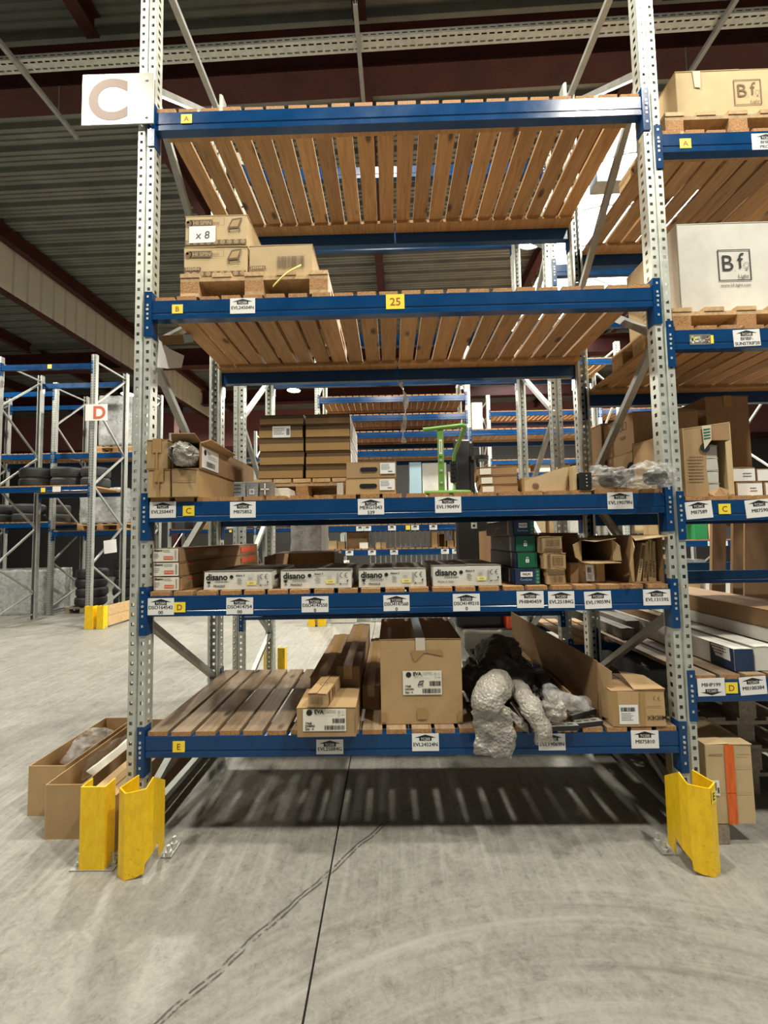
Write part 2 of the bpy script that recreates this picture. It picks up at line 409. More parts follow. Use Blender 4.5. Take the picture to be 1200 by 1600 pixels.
def tray(label, x0, x1, y0, y1, z0, z1, mat_='card', inner='card_in', name='open_cardboard_box', cat='box', rz=0, group=None, skip=(), flaps=(), t=.006):
    """an open carton: base and walls as parts; skip names walls that are open"""
    w, d, h = (x1-x0)/2, (y1-y0)/2, z1-z0
    r = thing(name, label, cat, ((x0+x1)/2, (y0+y1)/2, z0), rz, group, True)
    if 'b' not in skip: MB().box(-w, w, -d, d, 0, t).build('base', mat_, r)
    for k, g in (('l', (-w, -w+t, -d, d)), ('r', (w-t, w, -d, d)), ('f', (-w+t, w-t, -d, -d+t)), ('k', (-w+t, w-t, d-t, d))):
        if k not in skip: MB().box(*g, t, h).build('wall_panel', mat_, r)
    if 't' not in skip and 't' in flaps: MB().box(-w, w, -d, d, h, h+t).build('lid', mat_, r)
    r['w'] = w
    return r
def plate(pts, t, name, mat_, parent, label=None):
    """a bent board: polygon in space with thickness along its normal"""
    p = [Vector(q) for q in pts]; n = (p[1]-p[0]).cross(p[2]-p[0]).normalized()*t; k = len(p)
    mb = MB().add(p+[q+n for q in p], [tuple(range(k-1, -1, -1)), tuple(range(k, 2*k))]+[(i, (i+1) % k, k+(i+1) % k, k+i) for i in range(k)])
    return fixn(mb.build(name, mat_, parent, label=label))
def crumple(name, mat_, parent, c, r, seed, amp=.3, freq=3., sub=4, squash=None, smooth=True):
    bm = bmesh.new(); bmesh.ops.create_icosphere(bm, subdivisions=sub, radius=1)
    o = Vector((seed*3.7, seed*1.3, seed*2.1))
    for v in bm.verts:
        p = v.co.copy(); f = 1+amp*noise.noise(p*freq+o)+amp*.55*abs(noise.noise(p*freq*2.6+o))-amp*.3*abs(noise.noise(p*freq*5.+o))
        q = Vector((p.x*r[0], p.y*r[1], p.z*r[2]))*f
        if squash is not None: q.z = max(q.z, squash)
        v.co = q+Vector(c)
    off = wloc(parent) if parent is not None and not parent.get('_local') else Vector((0, 0, 0))
    for v in bm.verts: v.co -= off
    me = bpy.data.meshes.new(name); bm.to_mesh(me); bm.free(); me.materials.append(M[mat_])
    me.polygons.foreach_set('use_smooth', [smooth]*len(me.polygons))
    ob = bpy.data.objects.new(name, me); COL.objects.link(ob); ob.parent = parent
    return ob
def sheet(name, mat_, parent, fn, nu, nv, seed, amp, freq=9., thick=.002):
    """a draped crumpled sheet: fn(u,v) gives the surface, noise wrinkles it"""
    vs = []; o = Vector((seed*5.1, seed*2.3, seed))
    for i in range(nu+1):
        for j in range(nv+1):
            p = Vector(fn(i/nu, j/nv)); q = p*freq+o
            vs.append(p+Vector((noise.noise(q), noise.noise(q+Vector((9, 3, 1))), noise.noise(q+Vector((2, 8, 5)))))*amp+Vector((noise.noise(q*2.7), noise.noise(q*2.7+Vector((4, 4, 1))), noise.noise(q*2.7+Vector((1, 7, 3)))))*amp*.55)
    fs = [(i*(nv+1)+j, (i+1)*(nv+1)+j, (i+1)*(nv+1)+j+1, i*(nv+1)+j+1) for i in range(nu) for j in range(nv)]
    ob = MB().add(vs, fs).build(name, mat_, parent, smooth=True); solid(ob, thick); return ob
def pallet(label, x0, y0, z0, w=.8, d=1.2, h=.144, mat_='pallet', boards=5, group=None, nb=3):
    r = thing('pallet', label, 'pallet', (x0+w/2, y0+d/2, z0), 0, group); z = z0
    bt = .022; bh = h-3*bt; bw = w*.125
    for i in range(3): MB().box(x0+i*(w-bw)/2, x0+i*(w-bw)/2+bw, y0, y0+d, z, z+bt, 0).build('bottom_board', mat_, r)
    for i in range(3):
        for j in range(nb):
            MB().box(x0+i*(w-bw)/2, x0+i*(w-bw)/2+bw, y0+j*(d-.13)/(nb-1), y0+j*(d-.13)/(nb-1)+.13, z+bt, z+bt+bh, 0, 1).build('block', [mat_, 'endgrain' if mat_ == 'pallet' else mat_], r)
    for j in range(nb): MB().box(x0, x0+w, y0+j*(d-.13)/(nb-1), y0+j*(d-.13)/(nb-1)+.13, z+bt+bh, z+2*bt+bh).build('stringer', mat_, r)
    for i in range(boards):
        q = .105; MB().box(x0+i*(w-q)/(boards-1), x0+i*(w-q)/(boards-1)+q, y0-.004, y0+d+.004, z+2*bt+bh, z+h, 0, 0).build('top_board', mat_, r)
    return r

# ------------------------------------------------------------------ the hall: floor, roof, steel
A_B = -.0235
def hall(p): # the building stands about a degree off the racking
    x, y, z = p; c, s = math.cos(A_B), math.sin(A_B); return (x*c-y*s, x*s+y*c, z)
def hbuild(mb, name, mats, parent=None, **k):
    mb.v = [hall(p) for p in mb.v]; return mb.build(name, mats, parent, **k)
fl = bpy.data.objects.new('floor', None); COL.objects.link(fl); struct(fl)
JX = .972
MB().add([(-22, -12, 0), (JX-.004, -12, 0), (JX-.004-.02, 18, 0), (-22, 18, 0)], [(0, 1, 2, 3)]).build('slab', 'floor', fl)
MB().add([(JX+.004, -12, 0), (22, -12, 0), (22, 18, 0), (JX+.004-.02, 18, 0)], [(0, 1, 2, 3)]).build('slab', 'floor', fl)
MB().add([(JX-.02, -12, -.012), (JX+.02, -12, -.012), (JX, 18, -.012), (JX-.04, 18, -.012)], [(0, 1, 2, 3)]).build('joint_base', 'joint', fl)

ZR = 7.4
def roof_piece(x0, x1, y0, y1):
    prof = []; y = y0
    while y < y1:
        for dy, dz in ((0, 0), (.05, 0), (.06, .018), (.075, .018), (.085, 0), (.135, 0), (.145, .018), (.16, .018), (.17, 0), (.22, 0), (.245, .07), (.305, .07)):
            prof.append((min(y+dy, y1), ZR+dz))
        y += .33
    m = MB().ext(prof, x0, x1, closed=False); hbuild(m, 'roof_sheet', 'deck_roof', roof)
roof = bpy.data.objects.new('ceiling', None); COL.objects.link(roof); struct(roof)
SX0, SX1, SY0, SY1 = 4.55, 6.75, 3.5, 12.6
roof_piece(-18, SX0, -11, 16.2); roof_piece(SX1, 18, -11, 16.2); roof_piece(SX0, SX1, -11, SY0); roof_piece(SX0, SX1, SY1, 16.2)
sk = MB(); n = 10
arc = [((SX0+SX1)/2-(SX1-SX0)/2*math.cos(math.pi*i/n), ZR+.45*math.sin(math.pi*i/n)+.15) for i in range(n+1)]
sk.ext(arc, SY0, SY1, ax=1, closed=False)
so = bpy.data.objects.new('window_1', None); COL.objects.link(so); struct(so)
hbuild(sk, 'opal_vault', 'skylight', so)
for i in range(9):
    y = SY0+(SY1-SY0)*i/8; hbuild(MB().tube([(x, y, z-.03) for x, z in arc], .032, 6), 'glazing_bar', 'galv_dull', so)
cb = MB().box(SX0-.03, SX0, SY0, SY1, ZR-.05, ZR+.2).box(SX1, SX1+.03, SY0, SY1, ZR-.05, ZR+.2).box(SX0, SX1, SY0-.03, SY0, ZR-.05, ZR+.65).box(SX0, SX1, SY1, SY1+.03, ZR-.05, ZR+.65)
hbuild(cb, 'kerb', 'galv_dull', so)
def ibeam(y, zb, h, wf, x0, x1, name, along='x', matn='maroon'):
    t = .02; m = MB()
    pr = [(-wf/2, zb), (wf/2, zb), (wf/2, zb+t), (.008, zb+t), (.008, zb+h-t), (wf/2, zb+h-t), (wf/2, zb+h), (-wf/2, zb+h), (-wf/2, zb+h-t), (-.008, zb+h-t), (-.008, zb+t), (-wf/2, zb+t)]
    m.ext([(y+a, b) for a, b in pr], x0, x1, ax=0 if along == 'x' else 1)
    return struct(hbuild(m, name, matn))
for y in (-3.6, 2.18, 9.5, 12.9): ibeam(y, 6.6, .5, .30, -18, 18, 'roof_beam')
for x in (-12.5, -9.4, -5.82, -1.95, 1.0, 4.25, 7.3, 10.4):
    for y0, y1 in ((-3.4, 2.0), (2.36, 9.3), (9.7, 12.7), (13.1, 16)):
        ibeam(x, 7.1, .26, .15, y0, y1, 'roof_purlin', 'y')
struct(hbuild(MB().box(4.6, 6.7, 4.35, 4.62, 7.2, 7.42), 'roof_beam', 'galv_dull'))
# smoke curtain of ribbed sheet hanging below a purlin
pr = []; y = 2.2
while y < 14.6:
    pr += [(-6.0, y), (-6.0, y+.24), (-6.03, y+.26), (-6.03, y+.29)]; y += .31
m = MB().ext(pr, 6.28, 7.36, ax=2, closed=False); st = hbuild(m, 'smoke_curtain', 'curtain'); struct(st); solid(st, .01)
struct(hbuild(MB().box(-6.12, -5.9, 2.2, 14.6, 7.2, 7.39).box(-6.08, -5.96, 2.2, 14.6, 6.24, 6.29), 'curtain_rail', 'maroon'))
# end wall and side walls
wb = bpy.data.objects.new('wall_back', None); COL.objects.link(wb); struct(wb)
hbuild(MB().box(-18, 18, 16.2, 16.35, 5.7, 7.45), 'upper_cladding', 'wall_red', wb); hbuild(MB().box(-18, 18, 16.2, 16.35, 0, 5.7), 'lower_cladding', 'wall_dark', wb)
hbuild(MB().box(-18, 18, 16.0, 16.19, 5.55, 5.75), 'rail', 'maroon', wb)
struct(hbuild(MB().box(-18.1, -18, -11, 16.2, 0, 7.6), 'wall_left', 'wall_dark')); struct(hbuild(MB().box(18, 18.1, -11, 16.2, 0, 7.6), 'wall_right', 'wall_dark'))
for x, y in ((-6.9, 12.9), (9.6, 12.9)):
    m = MB().box(x-.1, x+.1, y-.12, y-.1, 0, 6.6).box(x-.1, x+.1, y+.1, y+.12, 0, 6.6).box(x-.01, x+.01, y-.1, y+.1, 0, 6.6); struct(hbuild(m, 'steel_column', 'maroon'))

# cable tray: a real perforated channel on hangers
def perforated(mb, P, L, W, cols, hl, hw, pitch):
    """strip of length L, width W with a row of slots per column centre; P(a,b) maps strip to space"""
    edges = [0.]
    for c in cols: edges += [c-hw/2, c+hw/2]
    edges.append(W); n = int(L/pitch)
    zs = []
    for i in range(n): zs += [i*pitch, i*pitch+(pitch-hl)/2, i*pitch+(pitch+hl)/2]
    zs.append(L); ne = len(edges)
    base = len(mb.v); mb.v += [tuple(P(z, e)) for z in zs for e in edges]; k = 0
    for i in range(len(zs)-1):
        for j in range(ne-1):
            if j % 2 == 1 and i % 3 == 1 and i < 3*n: continue
            a = base+i*ne+j; mb.f.append((a, a+1, a+ne+1, a+ne)); mb.m.append(0)
    return mb
ct = thing('cable_tray', 'long perforated steel cable tray hanging under the roof beam', 'cable tray', hall((1.2, 1.62, 6.3)))
m = MB(); X0, TL = -9., 21.
perforated(m, lambda a, b: hall((X0+a, 1.53+b, 6.3)), TL, .12, (.03, .09), .05, .014, .075)
perforated(m, lambda a, b: hall((X0+a, 1.65, 6.3+b)), TL, .09, (.03, .06), .05, .012, .075)
perforated(m, lambda a, b: hall((X0+a, 1.53, 6.3+b)), TL, .05, (.025,), .05, .012, .075)
solid(m.build('channel', 'galv', ct), .002)
for x in (-2.35, 1.02, 4.4):
    m = MB().box(x-.02, x+.02, 1.25, 2.3, 6.245, 6.265).box(x-.02, x-.016, 1.25, 2.3, 6.265, 6.29).box(x+.016, x+.02, 1.25, 2.3, 6.265, 6.29)
    for y in (1.27, 2.03): m.tube([(x, y, 6.25), (x, y, 7.4 if y < 2 else 6.6)], .006, 6)
    m.v = [hall(p) for p in m.v]; m.build('hanger_rail', 'galv_dull', ct)

def lamp(x, y, label, watts=LAMP_W, z=6.45):
    r = thing('ceiling_lamp', label, 'lamp', (x, y, z))
    MB().lathe([(.03, .30), (.09, .28), (.11, .14), (.20, .06), (.23, .0), (.22, .0), (.19, .05)], 24, (x, y, z)).build('housing', 'charcoal', r, smooth=True)
    MB().lathe([(.0, .012), (.205, .012)], 24, (x, y, z)).build('glass_disc', 'lamp_glow', r)
    MB().tube([(x, y, z+.3), (x, y, 7.4)], .008, 6).build('suspension_rod', 'galv_dull', r)
    d = bpy.data.lights.new('lamp_light', 'AREA'); d.shape = 'DISK'; d.size = .40; d.energy = watts; d.color = (1, .945, .82)
    o = bpy.data.objects.new('lamp_light', d); COL.objects.link(o); o.parent = r; o.location = (0, 0, -.01); return r
lamp(3.72, 4.55, 'round high-bay lamp glaring beside the skylight', LAMP_W*1.9)
lamp(-1.85, 11.3, 'round high-bay lamp glowing far down the hall', LAMP_W*2)
k = 0
for i, x in enumerate((-7.4, -1.85, 3.72, 9.2)):
    for j, y in enumerate((-2.2, 4.55, 11.3)):
        if (i, j) in ((2, 1), (1, 2)): continue
        lamp(x, y, 'round high-bay lamp, %s from the left in the %s row of lamps' % (('first', 'second', 'third', 'fourth')[i], ('front', 'middle', 'rear')[j]), LAMP_W*(1., 2., 2.)[j]*((1, 1, 1), (.75, .65, 1), (1, 1, 1), (1, 1, 1))[i][j]*(.6 if i == 0 else 1))
lamp(1.25, -.62, 'round high-bay lamp hung alone over the front of the nearest rack', LAMP_W*.65)

# ------------------------------------------------------------------ racking
def upright_mesh(H, lite=False, m0='galv'):
    mb = MB(); p = .05
    if lite:
        mb.ext([(-.045, 0), (-.010, 0), (0, .012), (.010, 0), (.045, 0), (.045, .07), (.036, .085), (.025, .085), (.025, .082), (.041, .07), (.041, .004), (-.041, .004), (-.041, .07), (-.025, .082), (-.025, .085), (-.036, .085), (-.045, .07)], 0, H, ax=2)
        for i in range(int(H/p)):
            for x in (-.027, .027): mb.add([(x-.007, -.0008, i*p+.016), (x+.007, -.0008, i*p+.016), (x+.007, -.0008, i*p+.032), (x-.007, -.0008, i*p+.032)], [(0, 1, 2, 3)], 1)
        return mb.mesh('upright_far', [m0, 'black'])
    for a in (-.045, .010): perforated(mb, lambda z, b, a=a: (a+b, 0, z), H, .035, (.018 if a < 0 else .017,), .018, .016, p)
    for s in (-1, 1): perforated(mb, lambda z, b, s=s: (s*.045, b, z), H, .07, (.036,), .022, .020, p)
    mb.ext([(-.010, 0), (-.004, .011), (.004, .011), (.010, 0)], 0, H, ax=2, closed=False)
    for s in (-1, 1): mb.ext([(s*.045, .07), (s*.036, .082), (s*.022, .082)], 0, H, ax=2, closed=False)
    return mb.mesh('upright', ['galv'])
def beam_mesh(L):
    mb = MB().ext([(0, 0), (0, -.066), (.003, -.070), (.003, -.074), (.0, -.078), (0, -.104), (.048, -.104), (.048, 0)], 0, L)
    return mb.mesh('beam', ['blue'])
def conn_mesh(far=False):    # left-hand end plate; the right-hand one is the same, mirrored
    mb = MB().box(-.036, .003, -.006, -.0022, -.20, .05).box(0, .0035, -.0022, .055, -.20, .05)
    for z in (.022, -.026, -.075, -.10, -.152) : mb.box(-.023, -.013, -.0075, -.006, z-.006, z+.006, 1)
    mb.tube([(-.018, -.006, -.05), (-.018, -.010, -.05)], .007, 8, 1)
    a = mb.mesh('connector', ['blue', 'galv']); mb.v = [(-x, y, z) for x, y, z in mb.v]; mb.f = [tuple(reversed(f)) for f in mb.f]
    return a, mb.mesh('connector', ['blue', 'galv'])
H = 5.1
UP = upright_mesh(H); UPF = upright_mesh(H, True); UP_DIMMED = upright_mesh(H, True, 'galv_dull'); BM = {}; CN = conn_mesh()  # D-row uprights: a darker steel copy stands in for weaker lamp light
FOOT = MB().box(-.07, .07, -.03, .12, 0, .006).tube([(-.05, .1, 0), (-.05, .1, .03)], .008, 6).tube([(.055, .1, 0), (.055, .1, .03)], .008, 6).mesh('foot_plate', ['galv_dull'])
def frame(rk, X, Y, dep, near=True, Ht=H, nodes=((.14, 4.15), (2.62,), (1.12,))):
    me = UP if near is True else UP_DIMMED if near == 'dull' else UPF
    for y, rz in ((Y, 0), (Y+dep, math.pi)):
        u = inst('upright', me, (X, y, 0), rk, (0, 0, rz)); inst('foot_plate', FOOT, (X, y, 0), u, (0, 0, 0)).location = (0, 0, 0)
        if Ht < H: u.scale = (1, 1, Ht/H)
    f, b = Y+.055, Y+dep-.055
    pts = [((f, .16), (b, .55)), ((b, .55), (f, 1.14)), ((f, 1.14), (b, 1.86)), ((b, 1.86), (f, 2.62)), ((f, 2.62), (b, 3.33)), ((b, 3.33), (f, 4.15)), ((f, 4.15), (b, 4.93)), ((f, 4.98), (b, 4.98)), ((f, .10), (b, .10))]
    for (y0, z0), (y1, z1) in pts:
        if max(z0, z1) > Ht: continue
        if near is True: MB().bar((X, y0, z0), (X, y1, z1), .034, .040, (1, 0, 0)).build('brace', 'galv_dull', rk)
        else: MB().bar((X, y0, z0), (X, y1, z1), .03, .03, (1, 0, 0)).build('brace', 'galv_dull' if near == 'dull' else 'galv', rk)  # D-row braces take the same darkened steel
def beam(rk, x0, x1, Y, z, back=False):
    L = round(x1-x0, 3)
    if L not in BM: BM[L] = beam_mesh(L)
    if back:
        o = inst('beam', BM[L], (x1, Y, z), rk, (0, 0, math.pi))
    else: o = inst('beam', BM[L], (x0, Y, z), rk)
    for i, x in ((0, 0), (1, L)):
        c = inst('connector', CN[i], (0, 0, 0), None); c.parent = o; c.location = (x, 0, 0)
    return o
def rack(name_label, frames, Y, dep, bays, near=True, Ht=H, group=None):
    rk = thing('pallet_rack', name_label, 'rack', (frames[0], Y, 0), 0, group)
    for x in frames: frame(rk, x, Y, dep, near, Ht)
    for x0, x1, lv in bays:
        for z in lv:
            beam(rk, x0, x1, Y, z); beam(rk, x0, x1, Y+dep, z, True)
    return rk
SL = {}
def slat_mesh(L, wd, mt):
    k = (round(L, 3), wd, mt)
    if k not in SL:
        SL[k] = MB().box(-wd/2, wd/2, 0, L, 0, .022, 0, 1).mesh('slat', [mt, 'endgrain'])
    return SL[k]
def deck(label, x0, Y, z, n=11, pitch=.1225, dep=1.0, mt='slat', joined=False, wd=.1, group=None):
    wdt = n*pitch; r = thing('deck_panel', label, 'deck', (x0+wdt/2, Y, z), 0, group)
    if joined:
        m = MB()
        for i in range(n): x = x0+(i+.5)*pitch; m.box(x-wd/2, x+wd/2, Y+.004, Y+dep-.004, z+.001, z+.023, 0, 1)
        m.build('slats', [mt, 'endgrain'], r, kind='stuff')
    else:
        me = slat_mesh(dep-.008, wd, mt)
        for i in range(n):
            inst('slat', me, (x0+(i+.5)*pitch+random.uniform(-.004, .004), Y+.004+random.uniform(-.004, .004), z+.001), r, (0, 0, random.uniform(-.003, .003)))
    for y in (Y+.055, Y+dep-.155): MB().box(x0+.004, x0+wdt-.004, y, y+.10, z-.021, z+.0005).build('batten', mt, r)
    return r
LA = dict(A=3.945, B=2.857, C=1.757, D=1.266, E=.557); LR = dict(A=3.722, B=2.62, C=1.713, D=.806)
main = rack('tall blue and galvanised pallet rack with five loaded levels, nearest the camera', (-.045, 2.745, 5.535), 0, 1.0, ((0, 2.7, LA.values()), (2.79, 5.49, LR.values())))
for k, z in LA.items():
    mt = 'slat_old' if k == 'E' else 'slat'
    deck('slatted pine deck of shelf %s, half nearer the sign end' % k, 0.003, 0, z, mt=mt); deck('slatted pine deck of shelf %s, half nearer the neighbouring bay' % k, 1.352, 0, z, mt=mt)
for k, z in LR.items():
    mt = 'slat_old' if k == 'D' else 'slat'
    deck('slatted pine deck of shelf %s in the neighbouring bay, first half' % k, 2.793, 0, z, mt=mt); deck('slatted pine deck of shelf %s in the neighbouring bay, outer half' % k, 4.142, 0, z, mt=mt)
# cards and tags on the beams
CARDS = [('B',0,0.430,0.566,2.773,2.859,'EVL24504N'),
('C',0,0.009,0.148,1.675,1.760,'EVL25044T'),
('C',0,0.435,0.570,1.668,1.752,'MII75852'),
('C',0,1.107,1.244,1.672,1.755,'MERG1043/539'),
('C',0,1.510,1.646,1.674,1.758,'EVL19049V'),
('C',0,2.402,2.533,1.677,1.764,'EVL19079N'),
('D',0,0.007,0.144,1.171,1.257,'DSO164542/00'),
('D',0,0.418,0.557,1.169,1.254,'DSO414754/00'),
('D',0,0.809,0.948,1.173,1.254,'DSO4147550/0'),
('D',0,1.232,1.366,1.173,1.254,'DSO4147560/0'),
('D',0,1.589,1.727,1.167,1.255,'DSO4149210/0'),
('D',0,1.916,2.053,1.179,1.263,'PHI840459'),
('D',0,2.076,2.209,1.176,1.260,'EVL25184G'),
('D',0,2.260,2.396,1.170,1.257,'EVL19059N'),
('D',0,2.558,2.697,1.182,1.262,'EVL13159S'),
('E',0,0.880,1.016,0.464,0.536,'EVL25084G'),
('E',0,1.364,1.499,0.475,0.560,'EVL24524N'),
('E',0,1.998,2.132,0.472,0.553,'EVL19069N'),
('E',0,2.460,2.596,0.477,0.564,'MII75810'),
('A',1,3.277,3.434,3.615,3.707,'BFIBF-/PRO44'),
('B',1,3.104,3.243,2.524,2.614,'BFIBF-/SUNSTRIP20'),
('C',1,2.798,2.935,1.620,1.709,'MII7589'),
('C',1,3.104,3.247,1.621,1.713,'MII7590'),
('D',1,2.804,2.940,0.728,0.816,'MIHP199'),
('D',1,3.014,3.146,0.732,0.820,'MII100384'),
('tA',0,0.149,0.210,3.877,3.930,'A'),
('tB',0,0.113,0.172,2.783,2.833,'B'),
('tC',0,0.185,0.246,1.683,1.737,'C'),
('tD',0,0.144,0.204,1.183,1.235,'D'),
('tE',0,0.147,0.209,0.481,0.535,'E'),
('t25',0,1.274,1.373,2.776,2.858,'25'),
('tA',1,2.890,2.951,3.637,3.692,'A'),
('tB',1,2.940,3.000,2.543,2.588,'B'),
('tC',1,2.968,3.029,1.641,1.694,'C'),
('tD',1,2.943,3.003,0.740,0.793,'D')]
def card(rk, k, x0, x1, z0, z1, s, bay, tilt=0., flip=False):
    Y = -.0012; lb = s.replace('/', ' ')
    c = MB().box(x0, x1, -.0018, -.0004, z0, z1).build('label_card', 'white', rk, label='white card printed '+lb)
    w_, h_ = x1-x0, z1-z0; d = Dec(((x0+x1)/2, -.0018, (z0+z1)/2), *FRONT, off=.0004)
    sg = -1 if flip else 1
    T_ = h_/2-.004
    d.poly([(-.055, T_-.016), (.055, T_-.016), (0, T_)] if sg > 0 else [(.055, .016-T_), (-.055, .016-T_), (0, -T_)], 'ink')
    b0, b1 = sorted((sg*(T_-.013), sg*(T_-.031))); d.rect(-.031, b0, .031, b1, 'ink')
    d.lay = 1; d.text(('TC25' if bay == 0 else 'TC26')+k, 0, sg*(T_-.021), .017, 'white', bold=.01, slant=0.)
    d.lay = 0; L_ = s.split('/'); y = -.004 if len(L_) > 1 else (-.010 if not flip else .012)
    for t_ in L_:
        for k_, o_ in enumerate((-.0007, 0, .0007)): d.lay = k_*.1; d.text(t_, o_, y, .0255, 'ink', fit=w_-.012)
        d.lay = 0; y -= .026
    d.build('lettering', c); c.rotation_euler = (0, 0, 0)
    if tilt:
        for o in (c,):
            pv = Vector(((x0+x1)/2, 0, (z0+z1)/2))-wloc(rk); o.matrix_local = Matrix.Translation(pv) @ Matrix.Rotation(tilt, 4, 'Y') @ Matrix.Translation(-pv)
    return c
TI = {'EVL19059N': -.03, 'MII7589': -.07, 'MII7590': -.07, 'MII100384': -.06, 'BFIBF-/SUNSTRIP20': -.03, 'MIHP199': -.02}
for k, bay, x0, x1, z0, z1, s in CARDS:
    if k[0] == 't':
        c = MB().box(x0, x1, -.0016, -.0004, z0, z1).build('level_tag', 'yellow_tag', main, label='yellow tag with brown %s' % s)
        Dec(((x0+x1)/2, -.0016, (z0+z1)/2), *FRONT, off=.0004).text(s, 0, 0, (z1-z0)*(.78 if len(s) == 1 else .74), 'brown_ink', bold=.012).build('lettering', c)
    else:
        zz = {'C': 1.76, 'D': 1.262}.get(k, z1) if bay == 0 else z1
        card(main, k, x0, x1, z0, z1, s, bay, TI.get(s, 0), s == 'MIHP199')
# half torn sticker on the neighbouring B beam
d = Dec((2.925, -.0004, 2.566), *FRONT); d.rect(-.05, -.028, .06, .028, 'grey_card'); d.lay = 1
for i in range(16): d.rect(*(lambda a, b: (a, b, a+random.uniform(.008, .02), b+random.uniform(.006, .014)))(random.uniform(-.05, .04), random.uniform(-.028, .014)), random.choice(('white', 'yel_lab', 'yellow_tag', 'galv')))
d.build('torn_sticker', main)
# stickers on rear braces, paper hanging at the end frame
bk = rack('galvanised rack standing back to back behind the nearest rack, nearly empty', (-.045, 2.745, 5.535), 1.42, 1.0, ((0, 2.7, (.97, 3.35, 4.92)), (2.79, 5.49, (.62, 1.22, 3.95))))
for i, x in enumerate((2.793, 4.142)): deck('low slatted deck on the rear rack beside the neighbouring bay, %s half' % ('first', 'outer')[i], x, 1.42, .62, joined=True)
deck('low slatted deck on the rear rack, half nearer the sign end', .003, 1.42, .97, joined=True); 
deck('low slatted deck on the rear rack, half nearer the neighbouring bay', 1.352, 1.42, .97, joined=True)

far = rack('bright blue pallet rack across the far aisle with narrow empty shelves', (-.045, 2.745, 5.535, 8.325), 5.4, 1.0, ((0, 2.7, (1.33, 1.77, 3.14, 3.49, 3.81, 4.16)), (2.79, 5.49, (1.39, 3.49, 4.78)), (5.58, 8.28, (1.39, 2.4))), near=False)
NM = {1.33: 'lowest', 1.77: 'second', 3.14: 'third', 3.49: 'fourth', 3.81: 'fifth', 4.16: 'top', 1.39: 'low', 4.78: 'highest'}
for z in (1.33, 1.77, 3.14, 3.49, 3.81, 4.16):
    for i in (0, 1): deck('far slatted deck, %s shelf of the blue rack, %s half' % (NM[z], ('first', 'second')[i]), .003+i*1.349, 5.4, z, joined=True)
for z in (1.39, 3.49, 4.78):
    for i in (0, 1): deck('far slatted deck, %s shelf right of the lifting truck, %s half' % (NM[z] if z != 3.49 else 'middle', ('first', 'second')[i]), 2.793+i*1.349, 5.4, z, joined=True)
for i, z in enumerate((1.39, 2.4)): deck('far slatted deck in the bay beyond the neighbouring bay, %s shelf' % ('low', 'high')[i], 5.585, 5.4, z, n=22, joined=True)
for x, z in ((.72, 1.7), (.85, 1.7), (1.3, 1.7), (1.72, 1.7), (2.05, 1.7), (2.66, 1.7), (.28, 1.26), (.52, 1.26), (.93, 1.26), (1.33, 1.26), (2.25, 1.26), (2.45, 1.26), (2.64, 1.26), (3.35, 1.32), (3.6, 1.32), (7.02, 1.32), (7.23, 1.32), (7.52, 1.32), (7.70, 1.32), (8.05, 1.32)):
    z += .06; c = MB().box(x-.07, x+.07, 5.396, 5.3995, z-.085, z).build('label_card', 'white', far)
    d = Dec((x, 5.396, z-.042), *FRONT, off=.001); d.poly([(-.055, .022), (.055, .022), (0, .038)], 'ink'); d.rect(-.03, .008, .03, .022, 'ink'); d.scrib(-.055, -.02, .055, .0, 'ink', 1, int(x*50)); d.build('lettering', c)
MB().box(1.55, 1.63, 5.396, 5.3995, 1.68, 1.76).build('level_tag', 'yellow_tag', far)
r3 = rack('distant rack with bright slatted shelves seen under the shelf deck', (3.8, 6.59, 9.38), 8.2, 1.0, ((3.845, 6.545, (3.1, 3.42, 4.66)), (6.635, 9.335, (3.1, 4.66))), near=False)
for z, nm in ((3.1, 'lower'), (3.42, 'middle'), (4.66, 'upper')): deck('distant slatted deck, %s shelf beyond the blue racks' % nm, 3.85, 8.2, z, n=22, joined=True)
for z, nm in ((3.1, 'lower'), (4.66, 'upper')): deck('distant slatted deck, %s shelf in the last bay' % nm, 6.64, 8.2, z, n=22, joined=True)
# row D at the far left
dD = rack('tall galvanised end rack carrying the D sign', (-6.08, -4.26), 5.4, 1.0, ((-6.035, -4.305, (2.6, 4.93)),), near='dull')  # 'dull' picks steel darkened to offset strong lamp light on the posts
dE = rack('galvanised rack behind the D rack holding tyres and wrapped pallets', (-8.0, -6.08, -4.26), 6.72, 1.0, ((-6.035, -4.305, (1.8, 3.5)), (-7.955, -6.125, (2.0, 3.5, 4.9))), near='dull')
deck('slatted deck under the tyres on the D rack', -6.03, 5.4, 2.6, n=14, joined=True)
deck('slatted deck with wrapped pallet, upper level behind the D rack', -6.03, 6.72, 3.5, n=14, joined=True); deck('slatted deck with wrapped pallet, lower level behind the D rack', -6.03, 6.72, 1.8, n=14, joined=True)
deck('slatted deck at the left picture edge behind the D rack, lower', -7.95, 6.72, 2.0, n=15, pitch=.121, joined=True); deck('slatted deck at the left picture edge behind the D rack, upper', -7.95, 6.72, 3.5, n=15, pitch=.121, joined=True)
r4 = rack('distant rack behind the D row, half hidden by the near upright', (-5.9, -3.1, -.3), 11.2, 1.0, ((-5.855, -3.145, (1.9, 3.1, 4.2)), (-3.055, -.345, (1.9, 3.1, 4.2))), near=False)
for z, nm in ((1.9, 'lower'), (3.1, 'middle'), (4.2, 'upper')):
    deck('distant slatted deck behind the D row, %s shelf, outer bay' % nm, -5.85, 11.2, z, n=22, joined=True); deck('distant slatted deck behind the D row, %s shelf, inner bay' % nm, -3.05, 11.2, z, n=22, joined=True)
for rk, x, y, z in ((dD, -5.1, 5.4, 4.90), (dD, -5.15, 5.4, 2.56), (r4, -3.9, 11.2, 1.86)):
    MB().box(x-.04, x+.04, y-.004, y-.001, z-.06, z+.02).build('level_tag', 'yellow_tag', rk)
